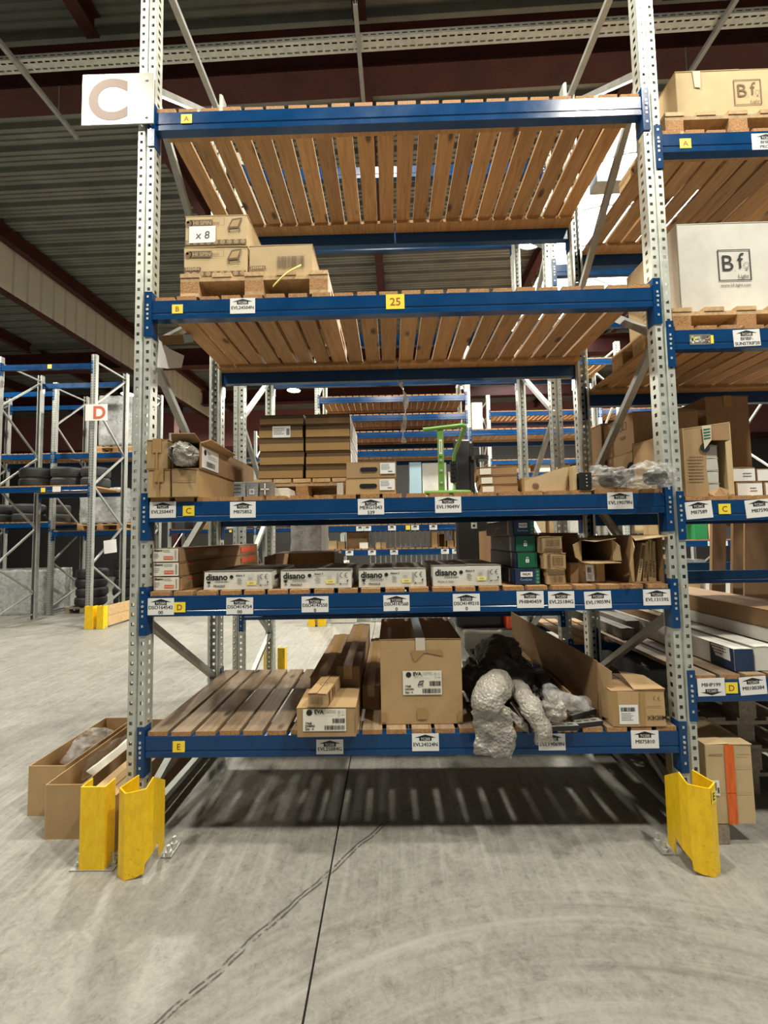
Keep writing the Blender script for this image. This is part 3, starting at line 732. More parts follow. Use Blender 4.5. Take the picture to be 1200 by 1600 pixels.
MB().box(-4.97, -4.82, 5.394, 5.398, 2.5, 2.6).build('label_card', 'white', dD)

# ------------------------------------------------------------------ sign and guards
sg = thing('row_sign', 'white plastic sign with a large faded red C on the rack post', 'sign', (-.19, -.02, 4.0))
bev(MB().box(-.398, .006, -.022, -.016, 3.862, 4.163).build('plate', 'sign_white', sg), .0015)
Dec((-.19, -.022, 4.0125), *FRONT).text('C', -.06, 0, .325, 'sign_red', bold=.034).build('lettering', sg)
m = MB()
for z in (3.90, 4.12): m.tube([(-.035, -.028, z), (-.035, .0, z)], .008, 8)
m.build('rivet', 'galv', sg)
sd = thing('row_sign', 'small white sign with a red D on the left end rack', 'sign', (-4.2, 5.35, 3.95))
MB().box(-4.36, -3.95, 5.35, 5.356, 3.81, 4.12).build('plate', 'white', sd)
Dec((-4.155, 5.35, 3.965), *FRONT).text('D', .06, 0, .33, 'd_red', bold=.03).build('lettering', sd)
def corner_guard(label, x, mir=False, sticker=False):
    s = -1 if mir else 1
    g = thing('upright_guard', label, 'guard', (x, -.1, 0))
    P = [(-.02, -.045), (-.045, -.148, ), (-.003, -.174), (.045, -.165), (.078, -.160), (.080, -.159), (.092, -.125), (.086, -.06), (.085, -.057), (.078, .0)]
    ZT = [.395, .395, .385, .391, .397, .397, .43, .385, .383, .345]; ZB = [0, 0, 0, .008, .022, .062, .085, .105, .02, .02]
    vs = []; fs = []
    for (px, py), zt, zb in zip(P, ZT, ZB): vs += [(x+s*px, py, zb), (x+s*px, py, zt)]
    for i in range(len(P)-1): fs.append((2*i, 2*i+2, 2*i+3, 2*i+1) if s > 0 else (2*i+1, 2*i+3, 2*i+2, 2*i))
    o = MB().add(vs, fs).build('bent_plate', 'yellow', g); solid(o, .007, 1)
    bp = MB().box(*sorted((x+s*.095, x+s*.145)), -.05, .05, 0.0, .008).build('base_plate', 'galv_dull', g)
    for px, py in ((.12, .03), (.122, -.03)):
        MB().tube([(x+s*px, py, .008), (x+s*px, py, .05)], .008, 8).tube([(x+s*px, py, .008), (x+s*px, py, .022)], .016, 6).build('anchor_bolt', 'galv', g)
    if sticker:
        nu = Vector((s*.045, -.047, 0)).normalized(); u = Vector((-.045*s*-1, 0, 0))
        a = Vector((x+s*-.045, -.148, .345)); b = Vector((x+s*-.003, -.174, .345)); mid = (a+b)/2
        uu = (a-b).normalized() if s < 0 else (b-a).normalized()
        d = Dec(mid, uu, (0, 0, 1), off=.009); d.rect(-.022, -.03, .022, .03, 'yellow_tag'); d.lay = 1; d.text('E', 0, 0, .045, 'ink', bold=.02); d.build('sticker', g)
    return g
corner_guard('yellow folded steel guard around the post under the C sign', 0.025)
corner_guard('yellow folded steel guard with an E sticker, at the post by the taped carton', 2.70, True, True)
def channel_guard(label, x0, x1, y0, dep, h=.385, name='rack_end_guard', board=None):
    g = thing(name, label, 'guard', ((x0+x1)/2, y0, 0)); t = .006
    MB().box(x0, x1, y0, y0+t, .006, h).box(x0, x0+t, y0+t, y0+dep, .006, h).box(x1-t, x1, y0+t, y0+dep, .006, h).build('channel', 'yellow', g)
    MB().box(x0-.045, x1+.045, y0-.002, y0+dep+.01, 0, .006).build('base_plate', 'galv_dull', g)
    for x in (x0-.022, x1+.022): MB().tube([(x, y0+dep*.5, .006), (x, y0+dep*.5, .055)], .008, 8).tube([(x, y0+dep*.5, .006), (x, y0+dep*.5, .02)], .015, 6).build('anchor_bolt', 'galv', g)
    return g
channel_guard('yellow U-shaped guard standing outside the row end by the open boxes', -.230, -.110, -.125, .075)
for i, (x0, x1) in enumerate(((-4.24, -4.09), (-4.02, -3.90))): channel_guard('yellow channel guard at the foot of the D rack, %s the timber board' % ('further from', 'next to')[i], x0, x1, 5.3, .12, .41)
for i, (x0, x1) in enumerate(((-.215, -.09), (-.045, .085))): channel_guard('yellow channel guard across the aisle, %s of the pair seen under shelf D' % ('first', 'second')[i], x0, x1, 5.26, .12, .41)
tb = thing('end_barrier', 'two pine boards set on edge behind the yellow guards of the D rack', 'barrier', (-3.93, 5.9, 0))
for z in (.03, .215): MB().box(-3.95, -3.91, 5.44, 6.5, z, z+.18, 0, 1).build('plank', ['pallet', 'endgrain'], tb)
for i, (x, y) in enumerate(((-.10, 2.32), (.06, 2.30))):
    channel_guard('yellow guard at the rear rack foot, %s of two behind the bottom deck' % ('outer', 'inner')[i], x-.05, x+.03, y+.16, .1, .36)

# ------------------------------------------------------------------ shelf B: floodlight cartons on a pallet
zB = LA['B']+.024
pallet('small pine pallet under the floodlight cartons on shelf B', .150, .012, zB, .81, .98, .13, boards=5)
zp = zB+.131
def flood(d, a, b, s, m='brown_print'):
    d.poly([(a-.5*s, b-.25*s), (a-.18*s, b+.42*s), (a+.5*s, b+.5*s), (a+.28*s, b-.2*s)], m)
    l = d.lay; d.lay = l+1; d.poly([(a-.34*s, b-.13*s), (a-.12*s, b+.31*s), (a+.38*s, b+.38*s), (a+.2*s, b-.1*s)], 'grey_ink' if m == 'ink' else 'card'); d.lay = l
    d.poly([(a-.42*s, b-.25*s), (a-.36*s, b-.25*s), (a-.33*s, b-.5*s), (a-.39*s, b-.5*s)], m); d.poly([(a-.39*s, b-.5*s), (a-.39*s, b-.45*s), (a+.36*s, b-.38*s), (a+.36*s, b-.43*s)], m); d.poly([(a+.28*s, b-.18*s), (a+.34*s, b-.18*s), (a+.37*s, b-.42*s), (a+.31*s, b-.42*s)], m)
def hispin(d, code=True):
    w, h = .178, .088; P = 'brown_print'
    d.rect(-w+.03, h-.06, -w+.155, h-.022, P); d.disc(-w+.025, h-.042, .021, 'card'); d.lay = 1; d.disc(-w+.025, h-.042, .017, P); d.disc(-w+.02, h-.036, .007, 'card_pale')
    d.text('HI SPIN', -w+.10, h-.041, .032, 'card_pale'); d.lay = 0; d.text('30W', -w+.178, h-.043, .022, P); d.frame(-w+.158, h-.057, -w+.225, h-.012, .0012, P)
    flood(d, .105, .03, .085)
    d.rect(-w+.003, -h+.006, w-.008, -h+.034, P); d.lay = 1
    for i in range(9): d.disc(-w+.022+i*.0385, -h+.020, .0125, 'card_pale', 12)
    d.lay = 2
    for i in range(9): d.ring(-w+.022+i*.0385, -h+.020, .0085, .003, P, 8)
    d.lay = 0
    if code: d.rect(-w+.002, -h+.040, -w+.095, -h+.060, P); d.lay = 1; d.text('24504N', -w+.048, -h+.050, .024, 'card_pale', bold=.02); d.lay = 0
b = Box('floodlight carton on the pallet, lower one nearest the sign', .147, .507, .05, .40, zp, zp+.181, 'card_pale', tape=None); d = b.dec('f'); hispin(d); d.build('carton_print', b.r)
d = b.dec('r'); d.scrib(-.1, -.06, .1, .05, 'brown_print', 5, 4); d.build('carton_print', b.r)
b = Box('floodlight carton on top, with a white paper marked x 8', .150, .508, .05, .40, zp+.182, zp+.364, 'card_pale', tape=None); d = b.dec('f'); hispin(d, False); d.build('carton_print', b.r)
pp = Dec((-.076, -.175, .072), *FRONT, off=.003); pp.poly([(-.075, -.052), (.068, -.050), (.074, -.043), (.074, .046), (-.075, .046)], 'white'); pa = pp.build('handwritten_note', b.r)
q = Dec((-.076, -.175, .072), *FRONT, off=.004); q.text('x 8', 0, -.005, .062, 'ink', slant=.1); q.build('lettering', pa)
b = Box('plain floodlight carton with a large barcode beside the lettered ones', .512, .872, .05, .40, zp, zp+.181, 'card_pale', tape=None); d = b.dec('f')
d.rect(-.178, -.05, -.085, -.03, 'brown_print'); d.lay = 1; d.text('24504N', -.131, -.04, .024, 'card_pale', bold=.02); d.build('carton_print', b.r); b.dec('f').bars(-.02, -.045, .135, .022, 'brown_print', 3, 34).build('barcode', b.r)
Box('pale carton at the rear of the pallet behind the barcode carton', .515, .90, .45, .92, zp, zp+.27, 'white_card'); Box('pale carton at the rear of the pallet behind the lettered cartons', .16, .50, .45, .92, zp, zp+.27, 'card_pale')
s_ = thing('plastic_strap', 'loose yellow strap end sticking out of the small pallet', 'strap', (.75, -.02, zB+.08))
sheet('band', 'yel_lab', s_, lambda u, v: (.665+.155*u, -.012-.02*math.sin(u*3), zB+.03+.115*u+(v-.5)*.012), 10, 1, 3, .001)
# twist of film hanging from the rear B beam
tw = thing('hanging_film', 'twisted strip of clear film hanging from the rear beam of shelf B', 'film', (1.4, .93, 2.3))
sheet('twisted_strip', 'stretch', tw, lambda u, v: (1.36+.03*math.sin(u*5)+(v-.5)*.045*math.cos(u*9)+.06*u, .935+(v-.5)*.03*math.sin(u*9), 2.74-.47*u), 26, 4, 8, .012, 14)

# ------------------------------------------------------------------ shelf C
zC = LA['C']+.024
for i, (x0, x1) in enumerate(((-.004, .130), (.134, .27))):
    b = Box('long plain carton, bottom of the stack at the shelf C end, %s' % ('outer one', 'inner one')[i], max(x0, .006), x1, -.025, .9, zC, zC+.148, 'card', tape=None if i else 'tape')
    d = b.dec('f'); d.rect(-.004 if i == 0 else -.064, -.072, .004 if i == 0 else .064, .072, 'tape') if i == 0 else d.rect(-.064, .008, .064, .012, 'card_dark'); d.build('tape_strip', b.r)
b = Box('long plain carton lying on top of the shelf C end stack', -.0, .118, -.03, .86, zC+.150, zC+.305, 'card'); d = b.dec('f'); d.rect(-.005, -.076, .005, .076, 'tape'); d.build('tape_strip', b.r)
t_ = tray('long open-ended carton with a white label on top of the end stack', .122, .275, .0, .86, zC+.150, zC+.292, 'card_dark', flaps=('t',), skip=('f',))
plate([(.0765, -.43, .142), (.0765, -.03, .142), (.115, -.03, .155), (.12, -.40, .165)], .004, 'flap', 'card', t_)
plate([(-.076, -.43, .1485), (.076, -.43, .1485), (.078, -.50, .175), (-.05, -.49, .18)], .004, 'flap', 'card_dark', t_)
d = Dec((.0765, -.30, .066), *RIGHT); d.rect(-.115, -.058, .10, .058, 'white'); lab = d.build('label_sheet', t_)
d = Dec((.0765, -.30, .066), *RIGHT, off=.002); d.disc(-.075, .032, .016, 'ink'); d.text('EVA', -.045, .034, .022, 'ink', 'l', .02); d.scrib(-.04, .0, .08, .022, 'grey_ink', 2, 5); d.bars(-.06, -.042, .05, -.012, 'ink', 4); d.rect(-.115, -.058, .10, -.054, 'ink'); d.build('lettering', lab)
rl = thing('wrapped_roll', 'bubble-wrapped roll poking out of the open-ended carton', 'roll', (.2, 0, zC+.22))
def rollfn(u, v):
    a = v*math.tau; y = -.05+.62*u; r_ = .068*(1+.06*math.sin(3*a+u*9)); return (.198+r_*math.cos(a), y, zC+.2235+min(r_, .066)*math.sin(a)*.94)
sheet('wrap_layer', 'bubble', rl, rollfn, 12, 26, 5, .006, 22)
o = crumple('wrap_end', 'bubble', rl, (.198, -.045, zC+.223), (.058, .03, .058), 4, .35, 2.6, 4)
MB().tube([(.17, -.085, zC+.25), (.165, -.09, zC+.21), (.18, -.085, zC+.175)], .007, 8).build('black_cord', 'black', rl)
for i, x in enumerate((.432, .502, .572)):
    b = Box('metal profile end wrapped in silver tape, %s of three on shelf C' % ('first', 'second', 'third')[i], x, x+.066, .045, .16, zC, zC+.083, 'silver_wrap' if i < 2 else 'grey_card', name='metal_profile', cat='profile', flaps=False)
    d = b.dec('f')
    if i == 1: d.frame(-.012, -.025, .012, 0, .003, 'white')
    elif i == 2: d.rect(-.022, -.004, .022, .002, 'white'); d.rect(-.003, -.03, .003, .03, 'white')
    else: d.scrib(-.025, -.03, .025, .03, 'black', 3, 2)
    d.build('tape_print', b.r)
MB_ = Box('low white long carton lying behind the silver profiles', .585, .715, .13, .292, zC, zC+.055, 'white_card', flaps=False)
pallet('half-size pallet under the stretch-wrapped carton stacks on shelf C', .462, .30, zC, .575, .62, .13, 'pallet', 5, nb=3)
zp = zC+.131
for c in (0, 1):
    z = zp+.001
    for k in range(5):
        hgt = .082 if k < 4 else .062; x0 = (.486, .770)[c]+random.uniform(-.004, .004); dx = (0, .0)[c]
        b = Box('flat brown carton under glossy wrap, %s stack, %s from the bottom' % (('outer', 'inner')[c], ('first', 'second', 'third', 'fourth', 'fifth')[k]), x0, x0+.272, .315+random.uniform(-.004, .004), .88, z, z+hgt, 'card_wrapped_shaded', tape=None, seam='x'); z += hgt+.001
        d = b.dec('f', .001); d.rect(-.133, -hgt*.42, .133, hgt*.12, 'tape')
        d.build('tape_strip', b.r)
        if c == 0 and k == 3:
            d = b.dec('f', .003); d.rect(-.05, -.035, .06, .035, 'white'); lab = d.build('label_sheet', b.r); d = b.dec('f', .004); d.scrib(-.042, -.02, .03, .025, 'grey_ink', 4, 3); d.bars(.036, -.02, .054, .02, 'ink', 3, 8); d.build('lettering', lab)
        if c == 1:
            d = b.dec('r', .001); d.rect(-.27, -hgt*.45, .27, hgt*.45, 'white'); d.lay = 1; d.scrib(-.2, -.02, .2, .02, 'grey_ink', 2, k); d.build('label_sheet', b.r)
MB().box(.985, 1.02, .1, .24, zC, zC+.075).build('white_sleeve', 'white_card', tag_ := thing('paper_sleeve', 'small white card sleeve between the small pallet and the handled cartons', 'sleeve', (1.0, .17, zC)))
def handled(label, z, dx):
    x0, x1, y0, y1, h = 1.042+dx, 1.314+dx, .03, .40, .086
    b = Box(label, x0, x1, y0, y1, z, z+h, 'card', flaps=True, tape=None, seam='x'); d = b.dec('f')
    n = 10; pts = [(-.047+.012*math.cos(math.pi/2+math.pi*i/n), .002+.012*math.sin(math.pi/2+math.pi*i/n)) for i in range(n+1)]+[(.022+.012*math.cos(-math.pi/2+math.pi*i/n), .002+.012*math.sin(-math.pi/2+math.pi*i/n)) for i in range(n+1)]
    d.poly(pts, 'black'); d.build('hand_hole', b.r)
    d = b.dec('f'); d.rect(.048, -.022, .128, .036, 'white'); lab = d.build('label_sheet', b.r); d = b.dec('f', .0025); d.scrib(.054, -.002, .112, .03, 'grey_ink', 4, 6); d.scrib(.09, -.018, .124, -.006, 'ink', 1, 2); d.build('lettering', lab)
    d = b.dec('r'); d.rect(-.18, -h/2+.004, -.09, h/2-.006, 'white'); d.build('label_sheet', b.r)
handled('brown carton with hand hole and white label, lower of two on shelf C', zC, -.004); handled('brown carton with hand hole and white label, upper of two on shelf C', zC+.088, .0)
# green tubular work-light stand
def nr(*p): return [(1.2763+(x-1.2763)*.93, y-.17, 1.5525+(z-1.5525)*.93+.0) for x, y, z in p]
gs = thing('lamp_stand', 'bright green tubular floor stand with black grip on shelf C', 'stand', (1.6, .3, zC))
r_ = .0115
MB().tube(nr((1.475, .22, zC+.022), (1.70, .22, zC+.022), (1.735, .235, zC+.022), (1.70, .26, zC+.022), (1.62, .46, zC+.022)), .0125, 10).build('foot_tube', 'tool_green', gs, smooth=True)
MB().tube(nr((1.475, .225, 2.172), (1.545, .225, 2.178), (1.70, .225, 2.194), (1.722, .235, 2.192), (1.722, .26, 2.185), (1.700, .33, 2.12), (1.672, .37, 2.045), (1.672, .38, zC+.025)), r_, 10).build('handle_tube', 'tool_green', gs, smooth=True)
bev(MB().box(1.537, 1.570, .051, .057, zC+.012, 2.130).build('flat_upright', 'tool_green', gs), .001)
d = Dec((1.5535, .051, 2.043), *FRONT); d.rect(-.008, -.05, .008, .03, 'cream'); d.lay = 1; d.rect(-.003, -.04, .003, .02, 'grey_ink'); d.build('label_sheet', gs)
for z in (1.99, 2.02, 1.93, 1.86): MB().tube(nr((1.574, .214, z), (1.574, .23, z)), .007, 8).build('bolt', 'tool_green' if z > 2 else 'galv', gs)
m = MB()
for i in range(5): m.tube(nr((1.672, .38, 1.885+i*.026), (1.672, .38, 1.907+i*.026)), .021, 12)
m.tube(nr((1.672, .38, 1.88), (1.672, .38, 2.01)), .017, 10); m.build('ribbed_grip', 'black', gs)
for k in range(3):
    b = Box('flat sealed carton, %s of the small stack beside the green stand' % ('bottom', 'middle', 'top')[k], 1.80-.012*k, 2.0, .11, .40, zC+.0505*k, zC+.0505*k+.0495, 'card_dark', rz=-.16, tape='tape', seam='x')
    d = b.dec('f'); d.rect(-.09, -.018, -.03, .016, 'cream'); d.build('label_sheet', b.r)
lb = tray('long low carton with a raised flap lying along shelf C', 2.0, 2.235, .07, .95, zC, zC+.075, 'card', flaps=('t',))
plate([(-.118, -.442, .0), (.10, -.442, .0), (.118, -.445, .132), (.05, -.445, .118), (-.118, -.443, .06)], .004, 'flap', 'card_pale', lb)
d = Dec((-.06, -.443, .03), *FRONT, off=.006); d.ring(0, 0, .018, .003, 'brown_print', 14); d.rect(-.012, -.008, .012, .01, 'brown_print'); d.build('carton_print', lb)
pb = Box('flattened torn cardboard leaning at the end of the long low carton', 2.236, 2.262, .02, .30, zC, zC+.13, 'card_pale', flaps=False)
hf = thing('black_lamp_housing', 'square black metal lamp housing without bag on shelf C', 'lamp housing', (2.3, .05, zC))
bev(MB().box(2.266, 2.328, .0, .30, zC, zC+.092).build('housing', 'black', hf), .003)
for i in range(4): MB().tube([(2.30+.0, -.001, zC+.02+i*.018), (2.30, -.003, zC+.02+i*.018)], .004, 6).build('screw', 'galv', hf)
def bagged(label, cx, cy, cz, r, seed, hx, hz, hr):
    g = thing('bagged_lamp', label, 'lamp housing', (cx, cy, cz-r[2]))
    MB().tube([(hx, cy-r[1]*.45, hz), (hx, cy+r[1]*.55, hz+.005)], hr, 20).tube([(hx, cy-r[1]*.47, hz), (hx, cy-r[1]*.45, hz)], hr*1.06, 20).build('housing', 'black', g)
    crumple('clear_bag', 'clear_bag', g, (cx, cy, cz), r, seed, .42, 2.3, 5, squash=-r[2]*.8, smooth=True)
bagged('black round lamp in a clear bag, beside the bare black housing', 2.43, .08, zC+.062, (.105, .12, .062), 3, 2.475, zC+.06, .042)
bagged('black lamp in a clear bag hanging over the beam by the end post', 2.59, -.045, zC+.055, (.115, .08, .07), 6, 2.625, zC+.05, .038)
bo = tray('dark open carton behind the bagged lamps on shelf C', 2.33, 2.62, .28, .95, zC, zC+.105, 'card_dark')
plate([(-.14, -.33, .108), (.14, -.33, .112), (.13, -.20, .14), (-.13, -.20, .13)], .004, 'flap', 'card_dark', bo)

# ------------------------------------------------------------------ shelf D
zD = LA['D']+.024
for k in range(3):
    x0, z = (.012, .010, .006)[k], zD+.0755*k
    b = Box('long carton with white end label and orange stripe, %s of three' % ('bottom', 'middle', 'top')[k], x0+.002, x0+.155, .035, 1.30, z, z+.0745, 'card_dark', tape=None)
    d = b.dec('f'); d.rect(-.073, -.034, .060, .034, 'cream'); lab = d.build('label_sheet', b.r); d = b.dec('f', .0025)
    d.text('disano', -.070, .026, .018, 'ink', 'l', .03); d.scrib(-.02, .012, .03, .028, 'grey_ink', 2, k); d.rect(-.017, -.024, .034, -.006, 'red_ink'); d.scrib(-.07, -.02, -.04, .008, 'grey_ink', 3, k+3); d.bars(.042, -.026, .052, .026, 'grey_ink', k+2, 7); d.lay = 1; d.text('SPECIALE', .0085, -.015, .0115, 'cream', bold=.01); d.build('lettering', lab)
    d = b.dec('r'); d.text('CE', -.55, -.008, .035, 'brown_print'); d.rect(-.57, .018, -.51, .028, 'red_ink'); d.rect(.25, -.02, .56, .02, 'red_ink'); d.build('carton_print', b.r)
def ce(d, a, b, s, m='ink'):
    d.ring(a, b, s, s*.22, m, 12, math.pi*.5, math.pi*1.5); d.ring(a+s*1.9, b, s, s*.22, m, 12, math.pi*.5, math.pi*1.5); d.rect(a+s*1.0, b-s*.1, a+s*1.7, b+s*.1, m)
def disano(label, x0, x1, z1, fragile, y1=.55, rz=0):
    b = Box(label, x0, x1, .03, y1, zD, z1, 'white_card', top='grey_card', tape=None, rz=rz); w, h = b.w, b.h/2; d = b.dec('f'); s = w/.19
    d.text('disano', -w+.075*s, .020, .045, 'ink', 'c', .03, fit=.12*s); d.disc(-w+.157*s, .019, .010, 'ink', 14); d.scrib(-w+.065*s, -.011, -w+.15*s, -.001, 'grey_ink', 1, 3, .7)
    if fragile:
        d.poly([(-w+.018, -.003), (-w+.040, -.003), (-w+.036, -.014), (-w+.022, -.014)], 'ink'); d.rect(-w+.0285, -.026, -w+.0315, -.011, 'ink'); d.rect(-w+.022, -.029, -w+.038, -.026, 'ink'); d.text('FRAGILE', -w+.085, -.028, .0165, 'ink', bold=.02)
    else: d.text('Made in Italy', -w+.07, -.028, .0165, 'ink')
    d.text('disano 3', -w+.205*s, .027, .014, 'ink', bold=.03); d.scrib(-w+.19*s, -.02, -w+.215*s, .012, 'grey_ink', 4, 5, .7); d.scrib(-w+.245*s, .018, -w+.29*s, .03, 'grey_ink', 2, 7, .3); d.rect(-w+.243*s, -.024, -w+.293*s, -.004, 'yel_lab'); d.scrib(-w+.25*s, -.0, -w+.28*s, .016, 'grey_ink', 2, 9)
    d.bars(-w+.302*s, -.024, -w+.312*s, .030, 'grey_ink', 6, 6); ce(d, w-.048, .018, .0135)
    d.text('A Italy', w-.040, -.026, .012, 'ink'); d.rect(w-.022, -.03, w-.020, -.012, 'ink'); d.poly([(w-.026, -.013), (w-.016, -.013), (w-.021, -.002)], 'ink'); d.poly([(w-.064, -.030), (w-.054, -.030), (w-.059, -.020)], 'ink')
    d.lay = 1; d.text('4000', -w+.268*s, -.014, .012, 'grey_ink'); d.build('carton_print', b.r)
    d = b.dec('r'); d.rect(-.2, .0, -.12, .022, 'ink'); d.scrib(-.2, -.03, -.05, -.01, 'grey_ink', 2, 5); d.build('carton_print', b.r)
disano('flat white luminaire carton beside the orange-striped long cartons', .283, .645, zD+.098, True); disano('flat white luminaire carton, second along shelf D', .690, 1.066, zD+.099, True); disano('flat white luminaire carton, third along shelf D', 1.101, 1.459, zD+.096, True); disano('flat white luminaire carton reading Made in Italy, beside the green ones', 1.490, 1.853, zD+.108, False)
ob = tray('open brown carton with pale torn rim behind the flat white cartons', .50, .90, .60, .98, zD, zD+.165, 'card_dark', skip=('f',))
plate([(-.2, -.19, .165), (.2, -.19, .172), (.19, -.11, .175), (-.16, -.10, .175)], .004, 'flap', 'white_card', ob); plate([(.2, -.19, .02), (.2, -.19, .17), (.27, -.25, .16), (.26, -.25, .04)], .004, 'flap', 'white_card', ob); plate([(-.2, -.19, .02), (-.2, -.19, .165), (-.24, -.28, .15), (-.24, -.28, .03)], .004, 'flap', 'card_dark', ob)
# lamp cartons, dark with green ends
gx = ((1.925, 2.058, zD, .084), (1.938, 2.046, zD+.0855, .084), (1.940, 2.048, zD+.1705, .087), (1.922, 2.038, zD+.2585, .084))
for k, (x0, x1, z, hh) in enumerate(gx):
    b = Box('dark grey carton with %s end, %s of the stack of four' % (('blue printed', 'green', 'green', 'blue printed')[k], ('bottom', 'second', 'third', 'topmost')[k]), x0, x1, .05+.012*k, .62, z, z+hh, 'charcoal', tape=None, rz=(.0, .02, .0, .05)[k]); w, h = b.w, b.h/2; d = b.dec('f')
    if k in (1, 2):
        d.rect(-w+.003, -h+.004, w-.002, h-.003, 'green'); d.lay = 1; d.rect(-.009, -.012, .009, .006, 'white'); d.ring(0, .010, .007, .003, 'white', 8, 0, math.pi); d.lay = 2; d.disc(0, -.003, .003, 'green', 8)
        d.build('printed_end', b.r)
        d = b.dec('l'); e = b.dec('r')
    else:
        d.rect(-w+.003, -h+.004, w-.028, h-.003, 'navy'); d.rect(w-.028, -h+.004, w-.002, h-.003, 'green'); d.lay = 1; d.rect(-w+.03, .000, w-.04, .026, 'white'); d.text('CoreLine', -.008, -.014, .016, 'pale_blue'); d.lay = 2; d.text('PHILIPS', -.005, .013, .0165, 'navy', bold=.02, fit=.04)
        for i in range(4): d.ring(w-.014, .026-i*.018, .0055, .002, 'pale_blue', 8)
        d.build('printed_end', b.r)
    b.dec('l').rect(.20, -h+.003, b.d-.001, h-.003, 'navy').rect(.17, -h+.003, .20, h-.003, 'tape').build('printed_band', b.r); b.dec('l').scrib(-.05, -.01, .05, .01, 'grey_ink', 1, k).build('carton_print', b.r)
bt = thing('bottle', 'round grey plastic tube lying beside the dark green-ended cartons', 'tube', (1.87, .4, zD)); MB().tube([(1.872, .25, zD+.033), (1.872, .60, zD+.033)], [.030, .032], 16).build('tube_body', 'charcoal', bt, smooth=True)
for k, (x0, x1, hh) in enumerate(((2.085, 2.187, .080), (2.062, 2.184, .083), (2.060, 2.182, .086))):
    z = zD+(0, .081, .165)[k]
    b = Box('small tan carton with dark printed band, %s of three' % ('bottom', 'middle', 'top')[k], x0, x1, .035, .45, z, z+hh, 'card', tape=None, rz=(0, .05, -.03)[k]); w, h = b.w, b.h/2; d = b.dec('f')
    if k == 0: d.rect(-w+.004, h-.026, w-.006, h-.006, 'brown_print'); d.bars(-.022, -.028, .035, .006, 'brown_print', 2, 14); d.frame(-.03, -.034, .045, .012, .002, 'brown_print')
    elif k == 1: d.rect(-w+.022, -h+.006, -w+.036, h-.006, 'brown_print'); d.frame(-.012, -.024, .042, .026, .004, 'brown_print'); d.bars(-.004, -.016, .034, .018, 'brown_print', 4, 9)
    else: d.rect(-w+.025, -h+.008, w-.004, -h+.022, 'brown_print'); d.frame(-.025, -.008, .045, .032, .003, 'brown_print'); d.bars(-.017, -.002, .037, .026, 'brown_print', 7, 10); d.rect(-w+.002, -h+.004, -w+.014, h-.01, 'brown_print')
    d.build('carton_print', b.r)
    d = b.dec('l'); d.disc(.14, .0, .025, 'brown_print'); d.scrib(-.1, -.02, .1, .02, 'brown_print', 3, k); d.build('carton_print', b.r)
lo = Box('torn carton sealed with a crooked label, under the gaping carton', 2.235, 2.425, .10, .60, zD, zD+.108, 'card_dark'); d = lo.dec('f'); d.poly([(-.01, -.045), (.035, -.047), (.032, .04), (-.012, .042)], 'white'); lab = d.build('label_sheet', lo.r); d = lo.dec('f', .0025); d.bars(-.002, .0, .018, .028, 'ink', 5, 7); d.scrib(-.004, -.035, .026, -.01, 'grey_ink', 3, 4); d.build('lettering', lab)
d = lo.dec('f'); d.rect(.045, -.05, .09, .05, 'tape'); d.build('tape_strip', lo.r)
gp = tray('gaping brown carton with torn rim lying on its side on shelf D', 2.292, 2.462, .09, .60, zD+.110, zD+.232, 'card_dark', skip=('f',), flaps=('t',))
plate([(-.085, -.255, .118), (.085, -.255, .124), (.083, -.30, .128), (-.02, -.285, .112), (-.08, -.30, .12)], .004, 'flap', 'card_pale', gp)
plate([(.085, -.255, .004), (.085, -.255, .122), (.098, -.30, .085), (.104, -.30, .008)], .004, 'flap', 'card_pale', gp); plate([(-.085, -.255, .004), (-.085, -.255, .118), (-.145, -.30, .095), (-.135, -.30, .03)], .004, 'flap', 'card', gp); plate([(-.085, -.255, .002), (.085, -.255, .002), (.10, -.31, -.0), (-.06, -.31, -.002)], .004, 'flap', 'card_pale', gp)
bb = tray('tall open carton holding upright flat packs at the shelf D end', 2.535, 2.695, .035, .50, zD, zD+.245, 'card_dark', skip=('f',), flaps=('t',))
plate([(-.08, -.232, .004), (-.08, -.232, .24), (-.108, -.30, .19), (-.135, -.30, .10), (-.125, -.30, .02)], .004, 'flap', 'card', bb); plate([(-.08, -.232, .247), (.08, -.232, .25), (.082, -.275, .245), (-.085, -.275, .225)], .004, 'flap', 'card_pale', bb)
for k, (x, lean, h_) in enumerate(((2.575, .19, .205), (2.607, .13, .21), (2.637, .05, .22), (2.657, .03, .21))):
    g = thing('flat_carton', 'upright flat pack in the tall open carton, %s counting from the flap' % ('first', 'second', 'third', 'fourth')[k], 'box', (x, .25, zD+.0065), 0, None, True)
    o = bev(MB().box(-.0105, .0105, -.19, .19, .0, h_).build('body', 'card_pale' if k == 0 else 'card', g), .001); o.rotation_euler = (0, lean, 0)
    d = Dec((0, -.19, h_/2), *FRONT); d.rect(-.008, .02 if k == 0 else -.085, .008, .09 if k == 0 else -.02, 'brown_print'); d.scrib(-.005, -.06, .005, -.0, 'ink', 5, k); d.build('carton_print', o)
wbk = Box('wide brown carton across the back of shelf D behind the gaping carton', 2.06, 2.52, .62, .96, zD, zD+.27, 'card_dark')

